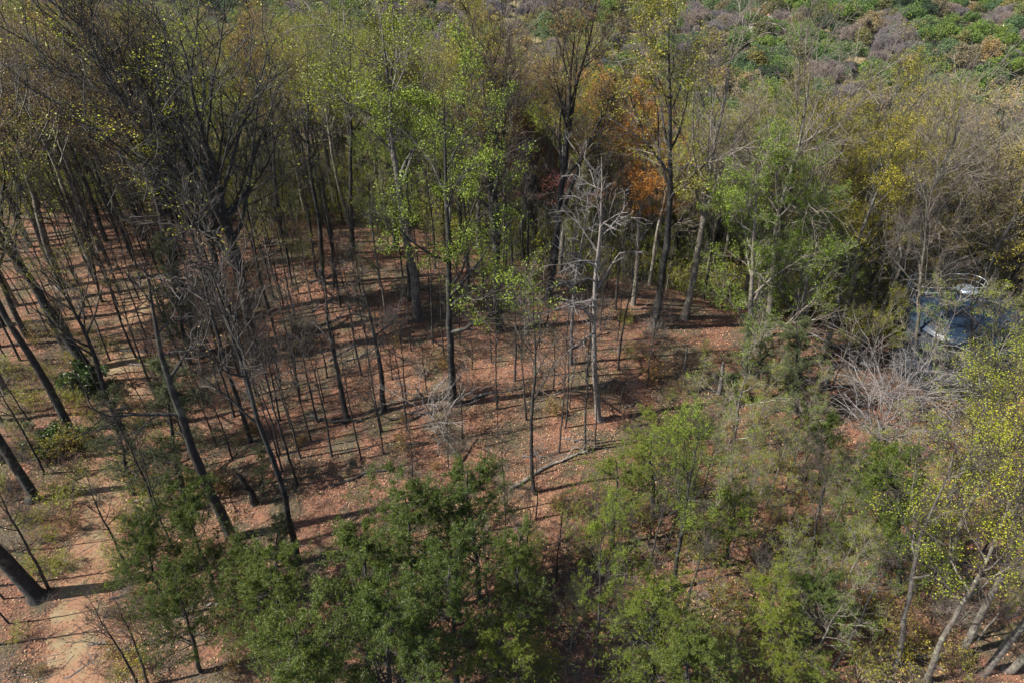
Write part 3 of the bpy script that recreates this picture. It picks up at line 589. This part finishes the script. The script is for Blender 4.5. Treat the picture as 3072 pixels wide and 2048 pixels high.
# ivy round the foot of the leaning tree
def ivy(b0, b1, label, H, w_, n, lm=L_IVY, seed=1):
    g = np.random.default_rng(seed); b = ground(b0, b1); t = thing('ivy_clump', label, 'ivy', b)
    k = 40; cc = np.stack([g.normal(0, w_ * .5, k), g.normal(0, w_ * .4, k), g.uniform(.1, H, k)], -1); i = g.integers(0, k, n)
    c = cc[i] + nrm(g.normal(size=(n, 3))) * g.uniform(.2, .5, (n, 1))
    P = np.stack([np.zeros((12, 3)), cc[:12] * .5, cc[:12]], 1); build('stems', [tubes(P, np.full((12, 3), .02), 4) + (0,)], [T_DARK], t)
    build('foliage', [leaf_quads(c, .075, g, .8, .5) + (0,)], [lm], t)
ivy(270, 1170, 'dense green ivy clump at the foot of the leaning trunk', 2.4, 1.5, 7000)
ivy(2190, 1200, 'dark green ivy climbing beside the short white snag', 2.0, .5, 1500, seed=2)
ivy(180, 1330, 'dark green ivy mound left of the trail', 1.3, 1.8, 5000, seed=3)
# ------------------------------------------------------------ the blue tank
def ringpts(rx, ry, z, n=48, st=0):
    a_ = np.linspace(0, 2 * math.pi, n + 1); return np.stack([np.sign(np.cos(a_)) * st + rx * np.cos(a_), ry * np.sin(a_), np.full(n + 1, z)], -1)
def tank():
    b = np.array([36.6, 44.6, 0]); b[2] = gz(b[0], b[1]) - .1; ro = 4.5; h = 5.2
    blue = plain('tank_blue_paint', (.014, .028, .052), .38, 0, 1.5, .5); wallm = plain('tank_grey_blue', (.035, .045, .06), .5, 0, 2, .45)
    white = plain('galvanised_rail', (.60, .62, .64), .35, .3, 6, .15); silver = plain('silver_vent', (.62, .68, .76), .3, .6, 3, .15)
    t = thing('water_tank', 'round dark blue steel tank with a white guard rail, half hidden by branches', 'water tank', b)
    n = 72; a_ = np.arange(n) * 2 * math.pi / n
    def lathe(prof):
        pr = np.array(prof); Vv = np.stack([pr[:, None, 0] * np.cos(a_), pr[:, None, 0] * np.sin(a_), np.repeat(pr[:, 1:2], n, 1)], -1).reshape(-1, 3)
        ii = np.arange(len(pr) * n).reshape(len(pr), n); nn = np.roll(ii, -1, 1)
        return Vv, np.stack([ii[:-1], nn[:-1], nn[1:], ii[1:]], -1).reshape(-1, 4)
    build('wall', [lathe([(ro, -1), (ro, 1.75), (ro + .04, 1.8), (ro, 1.85), (ro, 3.55), (ro + .04, 3.6), (ro, 3.65), (ro, h)]) + (0,)], [wallm], t, True)
    rp = [(ro + .12, h - .12), (ro + .12, h + .02)] + [(ro * math.cos(x) , h + .03 + .85 * math.sin(x)) for x in np.linspace(0.02, 1.56, 12)]
    roof = build('roof', [lathe(rp) + (0,)], [blue], t, True)
    vc = np.array([1.0, 3.0, h + .45]); vp = [(.55, 0), (.55, .35), (.85, .38), (.8, .5), (.45, .68), (.02, .74)]
    V_, F_ = lathe(vp); build('vent', [(V_ + vc, F_, 0)], [silver], roof, True)
    rc = np.array([-.4, 3.6, h + .1]); g_ = []
    for z_, rr in ((1.25, .035), (.75, .025)):
        P = ringpts(1.2, 1.1, z_, 48, 1.9)[None] + rc; g_.append(tubes(P, np.full(P.shape[:2], rr), 6) + (0,))
    posts = ringpts(1.2, 1.1, 0, 14, 1.9)[:-1] + rc; P = np.stack([posts + (0, 0, -.3), posts + (0, 0, .6), posts + (0, 0, 1.25)], 1)
    g_.append(tubes(P, np.full(P.shape[:2], .028), 6) + (0,)); build('guard_rail', g_, [white], t, True)
    # ladder with side rails
    lx = np.array([ro + .25, 0, 0]); P = np.array([[[ro + .2, -.25, 0], [ro + .2, -.25, 3], [ro + .2, -.25, h + .9]], [[ro + .2, .25, 0], [ro + .2, .25, 3], [ro + .2, .25, h + .9]]])
    rg = np.array([[[ro + .2, -.25, z_], [ro + .2, 0, z_], [ro + .2, .25, z_]] for z_ in np.arange(.3, h + .8, .3)])
    build('ladder', [tubes(P, np.full(P.shape[:2], .03), 5) + (0,), tubes(rg, np.full(rg.shape[:2], .018), 4) + (0,)], [white], t)
    P = np.array([[[1.9, 2.2, h + .3], [2.3, 1.2, h + .85], [2.5, .7, h + .8]], [[.2, 2.1, h + .5], [1.4, 1.5, h + .8], [2.2, 1.4, h + .8]]]); build('brace', [tubes(P, np.full((2, 3), .04), 5) + (0,)], [white], t)
tank()
TANK = (36.6, 44.6)
# ------------------------------------------------------------ forest behind and around
used = []
for o in C.objects:
    if o.type == 'EMPTY' and o.get('category') in ('tree', 'dead tree'): used.append((o.location.x, o.location.y))
for a_, b_, r_ in ((2640, 1290, 3), (2560, 1380, 2.5), (2740, 1230, 3), (2690, 1400, 2), (2450, 1240, 2), (2850, 1150, 2)):
    q = ground(a_, b_)
    used += [(q[0] + i * 1.2, q[1] + j * 1.2) for i in (-2, -1, 0, 1, 2) for j in (-2, -1, 0, 1)]
def clear(x, y, d):
    if (x - TANK[0]) ** 2 + (y - TANK[1]) ** 2 < 42: return False
    return all((x - a) ** 2 + (y - b) ** 2 > d * d for a, b in used)
ZL = {'bare_tree': 'bare dark grey tree', 'budding_tree': 'sparse olive budding tree', 'green_tree': 'tree with fresh bright green leaves', 'leafy_tree': 'leafy mid green tree',
      'tan_tree': 'tree with tan tassels', 'red_maple_tree': 'reddish budding tree', 'orange_tree': 'tree with thin orange leaves', 'golden_tree': 'golden green tree', 'slender_tree': 'slender dark tree'}
def zone(px):
    return 'at the far left of the stand' if px < 600 else 'left of the mound top' if px < 1100 else 'behind the mound top' if px < 1700 else 'right of the mound top' if px < 2350 else 'beyond the tank on the right'
def species(px, py, r):
    if px < 420: L = [(BARE, .50), (BUDB, .24), (BUDO, .16), (BUDY, .10)]
    elif px < 800: L = [(BARE, .42), (BUDB, .18), (BUDY, .24), (BUDO, .16)]
    elif px < 1180: L = [(BARE, .16), (BUDO, .34), (BUDY, .40), (BUDB, .1)]
    elif px < 1500: L = [(BUDY, .34), (BUDO, .32), (GREEN, .1), (GREYB, .1), (BUDB, .14)]
    elif px < 2000: L = [(RED, .07), (BUDO, .28), (GREYB, .27), (TAN, .1), (ORANGE, .06), (BUDY, .22)]
    elif px < 2450: L = [(BUDO, .38), (GREYB, .27), (GOLD, .12), (MIDG, .1), (BUDY, .13)]
    elif px < 2900: L = [(GOLD, .38), (BUDO, .27), (GREYB, .22), (TAN, .13)]
    else: L = [(TAN, .35), (GREYB, .3), (GOLD, .15), (BUDO, .2)]
    for s, w_ in L:
        r -= w_
        if r <= 0: return s
    return L[0][0]
# the reddish and orange crowns behind the mound
pk(RED[0], 1560, 760, 1570, 240, 'tree with the reddest crown behind the mound top', fat=1.7)
pk(RED[0], 1480, 740, 1490, 280, 'smaller reddish tree left of the reddest crown', fat=1.1, rot=2)
pk(ORANGE[0], 1820, 800, 1850, 270, 'tree with the brightest orange crown behind the bleached dead tree', fat=1.6, rot=1)
pk(GREEN[1], 1230, 900, 1210, 330, 'fresh green tree leaning over the big rough trunk', fat=1.0)
cand = []
g = np.random.default_rng(21)
yy = 58.0
while yy < 175:
    sp = 4.3 + (yy - 58) * .010; xx = -(20 + yy * .95)
    while xx < 20 + yy * .9:
        x = xx + g.uniform(-1.5, 1.5); y = yy + g.uniform(-1.5, 1.5); xx += sp
        s = y - float(yc(x))
        if s < -1 and not (x < -30): continue
        if s < 1.5 and g.uniform() < .5: continue
        cand.append((x, y))
    yy += sp * .9
# left stand in front of the crest, right stand
for _ in range(1500):
    x = g.uniform(-64, -22); y = g.uniform(30, 72)
    if (x < -.78 * y - 2 + g.uniform(-4, 6) and g.uniform() < .28) or (y > 56 and g.uniform() < .06): cand.append((x, y))
for _ in range(260):
    x = g.uniform(22, 62); y = g.uniform(34, 60)
    if x > 16 + (60 - y) * .35: cand.append((x, y))
cand.sort(key=lambda c: math.hypot(*c)); near, far = [], []
for x, y in cand:
    if not clear(x, y, 2.3 if y > 60 else 3.0) or path_dist(np.array(x), np.array(y)) < 1.6: continue
    z = float(gz(x, y)); h = g.uniform(16, 23)
    px, py = project(x, y, z + h * .75)
    if not (-350 < px < 3400): continue
    sky_y = float(np.interp(px, [-400, 900, 1300, 1650, 2000, 2500, 3100], [70, 85, 100, 200, 270, 310, 270])) + g.uniform(-30, 130)
    while h > 7 and project(x, y, z + h)[1] < sky_y: h -= .5
    if h < 9.5: continue
    if 420 < px < 1350 and y - float(yc(x)) < 6 and g.uniform() < .7: continue
    if 1430 < px < 1980 and y - float(yc(x)) < 9 and g.uniform() < .75: continue
    used.append((x, y)); sp_ = species(px, py, g.uniform()); i = g.integers(0, len(sp_)); (near if len(near) < 290 else far).append((sp_, i, x, y, z, h, px))
for sp_, i, x, y, z, h, px in near:
    k = sp_[i].kind; zn = zone(px); place(sp_[i], (x, y, z), h, f'{ZL[k]} {behind(px, y - float(yc(x)))}', group=f'{k.replace("_", " ")}s {zn}')
# younger slim trees under the stand, and thin trunks on the left slope
n_s = 0
for _ in range(1600):
    x = g.uniform(-48, 20); y = g.uniform(40, 76)
    px, py = project(x, y, float(gz(x, y)))
    if not (py < 960 - max(0, px - 1100) * .1) or px < 250 or px > 2100 or y > yc(x) + 12: continue
    if not clear(x, y, 1.7) or path_dist(np.array(x), np.array(y)) < 1.5: continue
    used.append((x, y)); zn = zone(px); n_s += 1
    place(([SLIM[0], SLIMG[1], SLIM[1], SLIM[2]] if px > 700 else SLIM)[n_s % 3], (x, y, float(gz(x, y))), g.uniform(9, 15), f'slender dark tree {behind(px, y - float(yc(x)))}', group=f'slender trees {zn}')
    if n_s > 90: break
# green understory on the far side of the crest
n_u = 0; UN = [SLIMG[0], SLIMG[1], SHRG[0], SHRG[1], SHRG[2], SHRG[1]]
for _ in range(5000):
    y = g.uniform(44, 110); x = g.uniform(-.85 * y, .9 * y); s_ = y - float(yc(x))
    if not (.5 < s_ < 26) or not clear(x, y, 1.5): continue
    z = float(gz(x, y)); px, py = project(x, y, z + 3)
    if not (-50 < px < 3120): continue
    used.append((x, y)); j = int(g.integers(0, 6)); n_u += 1
    if j < 2: place(UN[j], (x, y, z), g.uniform(5, 11), f'small green leaved tree {behind(px, s_)}', group='small leafy trees below the crest', name='leafy_sapling', cat='sapling')
    else: place(UN[j], (x, y, z), g.uniform(2.5, 5.5), f'green shrub {behind(px, s_)}', group='shrubs below the crest', cat='shrub')
    if n_u > 430: break
# ------------------------------------------------------------ trees and bushes scattered on the slopes in front
def scatter(protos, n, box, hr, lab, grp, cat, dmin=1.2, cond=None, fat=1.0, seed=0, name=None):
    gg = np.random.default_rng(seed); c_ = 0; tr = 0
    while c_ < n and tr < n * 40:
        tr += 1; px = gg.uniform(box[0], box[2]); py = gg.uniform(box[1], box[3])
        q = ground(px, py)
        if q[1] > yc(q[0]) + 6 or (q[0] - TANK[0]) ** 2 + (q[1] - TANK[1]) ** 2 < 30: continue
        if path_dist(q[0], q[1]) < 1.0 or not clear(q[0], q[1], dmin): continue
        used.append((q[0], q[1])); c_ += 1
        place(protos[int(gg.integers(0, len(protos)))], q, gg.uniform(*hr), lab.format(near_lm(px, py)), group=grp, cat=cat, fat=fat, name=name)
scatter(SLIM, 12, (850, 1000, 1900, 1330), (3, 7), 'thin bare sapling near {}', 'saplings in the clearing', 'sapling', 1.3, seed=1, name='bare_sapling')
scatter(SHR, 34, (800, 900, 2000, 1400), (.8, 1.8), 'low bare shrub near {}', 'bare shrubs in the clearing', 'shrub', .9, seed=2)
scatter(SHR + SHRT, 60, (30, 700, 900, 1500), (.8, 2.2), 'low bare shrub near {}', 'bare shrubs on the left slope', 'shrub', .9, seed=3)
scatter(SHRG[:2], 22, (0, 950, 420, 1500), (1.0, 2.2), 'green leaved shrub near {}', 'leafy shrubs left of the trail', 'shrub', .9, seed=4)
scatter(SHRG[:2] + SHRT + SHR, 45, (1850, 950, 2450, 1500), (.8, 1.8), 'yellow green shrub near {}', 'leafy shrubs right of the clearing', 'shrub', .8, seed=5)
scatter(SHRG[:2] + SHR + SHRT, 60, (1500, 1500, 2800, 2040), (1.0, 2.4), 'tangled yellow green shrub near {}', 'shrubs at the lower right', 'shrub', .8, seed=6)
scatter(SHRG[:2] + SHR, 34, (2600, 1150, 3072, 2040), (1.2, 2.6), 'tall yellow green shrub near {}', 'shrubs along the right edge', 'shrub', .8, seed=7)
scatter(SHRG, 26, (1450, 740, 2100, 860), (1.0, 2.0), 'green crest shrub behind {}', 'shrubs along the mound crest', 'shrub', .8, seed=8)
scatter(SHRT + SHR + SHRG[:2], 44, (30, 1500, 700, 2040), (.7, 1.6), 'low brown shrub near {}', 'shrubs at the lower left', 'shrub', .9, seed=9)
scatter(SLIMG, 30, (2050, 1330, 2800, 2040), (5, 9), 'thin grey leafy sapling near {}', 'leafy saplings at the lower right', 'sapling', 1.2, seed=10, name='leafy_sapling')
scatter(SLIM, 26, (1500, 1500, 2700, 2040), (4, 8), 'thin bare sapling near {}', 'bare saplings at the lower right', 'sapling', 1.2, seed=11, name='bare_sapling')
scatter(SLIM, 14, (80, 900, 700, 1500), (5, 9), 'thin bare sapling near {}', 'bare saplings on the left slope', 'sapling', 1.4, seed=12, name='bare_sapling')
scatter(PINEY, 10, (1560, 1700, 2500, 2100), (3, 5), 'small yellow green pine near {}', 'small pines at the bottom', 'tree', 1.5, seed=13, fat=1.5)
scatter(SLIMG, 8, (1450, 1720, 1900, 2090), (6, 9), 'thin leafy sapling near {}', 'leafy saplings among the pines', 'sapling', 1.3, seed=14, name='leafy_sapling')
scatter(EDGE, 5, (2450, 1050, 3072, 1500), (7, 10), 'small leafy yellow green tree near {}', 'leafy trees below the tank', 'tree', 1.6, seed=15, fat=1.1)
scatter(SLIM, 34, (820, 900, 2000, 1380), (7, 13), 'slim dark tree near {}', 'slim trees in the clearing', 'tree', 1.5, seed=16, fat=.8)
scatter(SLIM, 44, (120, 760, 900, 1500), (8, 14), 'slim dark tree near {}', 'slim trees on the left slope', 'tree', 1.5, seed=17, fat=.85)
scatter(SHR + SHRT, 50, (700, 850, 2000, 1420), (.8, 2.4), 'low bare bush near {}', 'bare bushes in the clearing', 'shrub', .8, seed=18)
scatter(SLIMG[1:] + SLIM, 26, (1900, 1450, 3050, 2040), (6, 11), 'thin upright tree near {}', 'thin trees at the lower right', 'tree', 1.2, seed=19, fat=.9)
scatter(SLIM, 16, (-60, 950, 230, 1950), (7, 13), 'dark slender tree near {}', 'slender trees at the left edge', 'tree', 1.4, seed=20, fat=.9)
scatter(SHR + SHRG[:2], 34, (0, 1000, 520, 2000), (1.0, 2.4), 'tangled shrub near {}', 'tangled shrubs at the left', 'shrub', .8, seed=22)
# twigs lying on the ground
def sticks():
    gg = np.random.default_rng(31); n = 2600; x = gg.uniform(-34, 34, n); y = gg.uniform(18, 66, n); a_ = gg.uniform(0, 3.14, n) * .5 - .3; L = gg.uniform(.3, 1.5, n) ** 1.3
    P = np.stack([np.stack([x + np.cos(a_) * L * s, y + np.sin(a_) * L * s + gg.normal(size=n) * .05], -1) for s in (-.5, 0, .5)], 1)
    P = np.concatenate([P, (gz(P[..., 0], P[..., 1]) + .07)[..., None]], -1)
    o = build('fallen_twigs', [tubes(P, np.full(P.shape[:2], .014), 3) + (0,)], [B_DEAD]); o['kind'] = 'stuff'; o['label'] = 'loose dead twigs scattered over the fallen leaves'; o['category'] = 'twigs'
sticks()
# ------------------------------------------------------------ the valley
vn = 0; vs = []
g = np.random.default_rng(51); cells = set(); tries = 0
q1 = ground(2880, 125); q2 = ground(1815, 235); MEAD = [(q1[0], q1[1], 17), (q2[0], q2[1], 6)]
for _ in range(26000):
    y = 120 + 520 * g.uniform() ** .8; x = g.uniform(-1, 1) * (60 + y * .85)
    if y - float(yc(x)) < 62: continue
    sp = 5.9 + y * .005; key = (int(x / sp), int(y / sp))
    if key in cells: continue
    if any(math.hypot((x - a) , (y - b) * .8) < r_ for a, b, r_ in MEAD): continue
    cells.add(key); vs.append((x, y))
vs.sort(key=lambda c: math.hypot(*c))
VL = ['round green tree', 'bluish green tree', 'bare grey tree', 'tan tree', 'dark green tree', 'olive tree']
rest = []
for x, y in vs:
    z = float(gz(x, y)); px, py = project(x, y, z + 12)
    n_ = float(wob(np.array(x), np.array(y), 60, 10)) + g.normal() * .35 + (px - 1700) * .0002
    if n_ > .45: k = 0 if g.uniform() < .75 else 4
    elif n_ > .15: k = 1 if g.uniform() < .6 else 0
    elif n_ > -.1: k = 5 if g.uniform() < .55 else 3
    else: k = 2 if g.uniform() < .72 else 1
    k2 = k + 6 if k + 6 < 9 and g.uniform() < .5 else k; h = g.uniform(10, 18)
    vis = -60 < px < 3130 and py > -40
    if vis and vn < 280 and (px > 1500 or py < 200):
        vn += 1; side = 'left' if px < 1100 else 'middle' if px < 2100 else 'right'
        place(FAR[k2], (x, y, z), h, f'{VL[k]} in the valley above {min(LM, key=lambda q: abs(q[0] - px))[1]}', group=f'{VL[k]}s in the valley, upper {side}')
    else: rest.append((x, y, z, h, k2))
# the rest of both woods, each one object of instances
def wood(name, label, pts, protos):
    col = bpy.data.collections.new(name + '_kinds')
    for j, pr in enumerate(protos):                      # one joined mesh per kind, kept out of the scene
        vs_, fs_, ms_, mats = [], [], [], []; o = 0
        for _, me in pr.parts:
            v = np.empty(len(me.vertices) * 3, np.float32); me.vertices.foreach_get('co', v); f = np.empty(len(me.polygons) * 4, np.int32); me.polygons.foreach_get('vertices', f)
            mi = np.empty(len(me.polygons), np.int32); me.polygons.foreach_get('material_index', mi)
            vs_.append(v.reshape(-1, 3)); fs_.append(f.reshape(-1, 4) + o); ms_.append(mi + len(mats)); o += len(v) // 3; mats += list(me.materials)
        me = bpy.data.meshes.new(f'{name}_{j:02d}'); V_ = np.concatenate(vs_); F_ = np.concatenate(fs_)
        me.vertices.add(len(V_)); me.vertices.foreach_set('co', V_.ravel()); me.loops.add(F_.size); me.loops.foreach_set('vertex_index', F_.ravel())
        me.polygons.add(len(F_)); me.polygons.foreach_set('loop_start', np.arange(0, F_.size, 4, dtype=np.int32)); me.polygons.foreach_set('material_index', np.concatenate(ms_))
        me.update(calc_edges=True)
        for m in mats: me.materials.append(m)
        ob = bpy.data.objects.new(f'{name}_{j:02d}', me); col.objects.link(ob)
    me = bpy.data.meshes.new(name); me.from_pydata([(p[0], p[1], p[2] - .2) for p in pts], [], [])
    for nm, ty, vals in (('k', 'INT', [p[4] for p in pts]), ('s', 'FLOAT', [p[3] / protos[p[4]].H for p in pts]), ('r', 'FLOAT', [random.uniform(0, 6.28) for _ in pts])):
        me.attributes.new(nm, ty, 'POINT').data.foreach_set('value', vals)
    ob = bpy.data.objects.new(name, me); C.objects.link(ob); ob['kind'] = 'stuff'; ob['label'] = label; ob['category'] = 'wood'
    ng = bpy.data.node_groups.new(name, 'GeometryNodeTree'); ng.interface.new_socket('Geometry', in_out='INPUT', socket_type='NodeSocketGeometry'); ng.interface.new_socket('Geometry', in_out='OUTPUT', socket_type='NodeSocketGeometry')
    N = ng.nodes.new; gi = N('NodeGroupInput'); go = N('NodeGroupOutput'); ip = N('GeometryNodeInstanceOnPoints'); ci = N('GeometryNodeCollectionInfo')
    ci.inputs['Collection'].default_value = col; ci.inputs['Separate Children'].default_value = True; ci.inputs['Reset Children'].default_value = True
    def att(nm, ty): a = N('GeometryNodeInputNamedAttribute'); a.data_type = ty; a.inputs[0].default_value = nm; return a.outputs[0]
    cx = N('ShaderNodeCombineXYZ'); L = ng.links.new; L(att('r', 'FLOAT'), cx.inputs[2]); ip.inputs['Pick Instance'].default_value = True
    L(gi.outputs[0], ip.inputs['Points']); L(ci.outputs[0], ip.inputs['Instance']); L(att('k', 'INT'), ip.inputs['Instance Index']); L(cx.outputs[0], ip.inputs['Rotation']); L(att('s', 'FLOAT'), ip.inputs['Scale'])
    L(ip.outputs[0], go.inputs[0]); ob.modifiers.new('wood', 'NODES').node_group = ng
    return ob
if rest: wood('far_wood', 'far off mixed wood filling the valley floor', rest, FAR)
kinds = []; pts = []
for sp_, i, x, y, z, h, px in far:
    pr = sp_[i]
    if pr not in kinds: kinds.append(pr)
    pts.append((x, y, z, h, kinds.index(pr)))
if pts: wood('distant_wood', 'farther trees of the hillside stand merging into one mass of crowns', pts, kinds)
print('near', len(near), 'far', len(far), 'valley', vn, len(rest), 'slim', n_s, 'objects', len(C.objects))
# meadow and houses in the valley
def patch(name, cx_, cy_, rx, ry, m, label=None):
    n = 28; a_ = np.arange(n) * 2 * math.pi / n; rr = np.array([0.01, .35, .7, 1])
    x = cx_ + rr[:, None] * np.cos(a_) * rx * (1 + .15 * np.sin(3 * a_)); y = cy_ + rr[:, None] * np.sin(a_) * ry * (1 + .1 * np.cos(2 * a_))
    V_ = np.stack([x, y, gz(x, y) + .35], -1).reshape(-1, 3); ii = np.arange(4 * n).reshape(4, n); nn = np.roll(ii, -1, 1)
    o = build(name, [(V_, np.stack([ii[:-1], nn[:-1], nn[1:], ii[1:]], -1).reshape(-1, 4), 0)], [m]); o['kind'] = 'structure'
patch('meadow', q1[0], q1[1], 15, 19, plain('meadow_grass', (.17, .20, .06), .9, 0, .25, .3))
def box(c, s):
    x, y, z = s; v = np.array([(i, j, k) for k in (0, 1) for j in (-.5, .5) for i in (-.5, .5)]) * (x, y, z) + c
    return v, np.array([(0, 2, 3, 1), (4, 5, 7, 6), (0, 1, 5, 4), (1, 3, 7, 5), (3, 2, 6, 7), (2, 0, 4, 6)])
def house(px, py, rot, label, roofc):
    q = ground(px, py); t = thing('house', label, 'house', q); t.rotation_euler[2] = rot
    wm = plain('siding', (.62, .60, .55), .7, 0, 4, .1); rm = plain('shingles', roofc, .8, 0, 4, .2); gm = plain('window_glass', (.04, .05, .06), .1, 0, 2, .1)
    build('wall', [box((0, 0, 0), (12, 8, 5.5)) + (0,)], [wm], t)
    V_ = np.array([(-6.5, -4.6, 5.3), (6.5, -4.6, 5.3), (6.5, 0, 8.2), (-6.5, 0, 8.2), (-6.5, 4.6, 5.3), (6.5, 4.6, 5.3), (-6.5, -4.6, 5.1), (6.5, -4.6, 5.1), (6.5, 4.6, 5.1), (-6.5, 4.6, 5.1)])
    F_ = np.array([(0, 1, 2, 3), (3, 2, 5, 4), (6, 9, 8, 7), (0, 6, 7, 1), (5, 8, 9, 4), (1, 7, 8, 2), (2, 8, 8, 5), (0, 3, 9, 6), (3, 4, 9, 9)])[:6]
    r_ = build('roof', [(V_, F_, 0), (np.array([(-6, -4, 5.5), (-6, 4, 5.5), (-6, 0, 8.0), (-6, 0, 8.0)]), np.array([(0, 1, 2, 3)])[:0], 0)], [rm, wm], t)
    build('chimney', [box((2.5, 1.2, 6.2), (.9, .9, 2.8)) + (0,)], [plain('brick', (.25, .12, .09))], r_)
    for wx in (-4, -1.4, 1.6, 4.2): build('window', [box((wx, -4.02, 1.4), (1.1, .12, 1.4)) + (0,)], [gm], t)
house(2285, 105, .3, 'pale house among the valley trees at upper right', (.42, .40, .38))
house(1815, 238, -.2, 'pale roofed house seen between crowns above the orange tree', (.5, .5, .5))

# labels shared by a few neighbours tell them apart by their order from the left
ORD = ['leftmost', 'second from left', 'third from left', 'fourth from left', 'fifth from left', 'sixth from left']
by = {}
for o in list(C.objects):
    if o.parent is None and 'label' in o.keys() and o.get('kind') is None: by.setdefault(o['label'], []).append(o)
TI = ['nearest', 'second', 'third', 'farthest']
def order(os_, l, pre=''):
    n = len(os_); os_.sort(key=lambda o: project(o.location.x, o.location.y, o.location.z + 2)[0])
    for i, o in enumerate(os_):
        w_ = 'only one' if n == 1 else (('left' if i == 0 else 'right') + ' one of two') if n == 2 else ('rightmost' if i == n - 1 else ORD[i])
        o['label'] = f'{pre}{w_}: {l}' if len(f'{pre}{w_}: {l}'.split()) < 17 else (pre.replace(' row', '') + w_.replace(' from left', '').replace(' one of two', '') + ': ' + l)
for l, os_ in by.items():
    n = len(os_)
    if n == 1 or n > 24: continue
    if n <= 6: order(os_, l); continue
    os_.sort(key=lambda o: o.location.y); k = -(-n // 6); c_ = -(-n // k)
    for j in range(k): order(os_[j * c_:(j + 1) * c_], l, ('farthest' if j == k - 1 else TI[j]) + ' row, ')
# ------------------------------------------------------------ air
hz, t, b = mat('air'); t.nodes.remove(b); pv = t.nodes.new('ShaderNodeVolumePrincipled'); pv.inputs['Color'].default_value = (.62, .78, 1, 1)
pv.inputs['Density'].default_value = .00002; t.links.new(pv.outputs[0], t.nodes['Material Output'].inputs['Volume'])
me = bpy.data.meshes.new('haze'); x0, x1, y0, y1, z0, z1 = -4300, 4300, -3300, 5300, -80, 60
me.from_pydata([(x, y, z) for z in (z0, z1) for x, y in ((x0, y0), (x1, y0), (x1, y1), (x0, y1))], [], [(3, 2, 1, 0), (4, 5, 6, 7), (0, 1, 5, 4), (1, 2, 6, 5), (2, 3, 7, 6), (3, 0, 4, 7)])
me.materials.append(hz); hb = bpy.data.objects.new('haze', me); C.objects.link(hb); hb['kind'] = 'stuff'; hb['label'] = 'thin bluish air over the valley'; hb['category'] = 'haze'
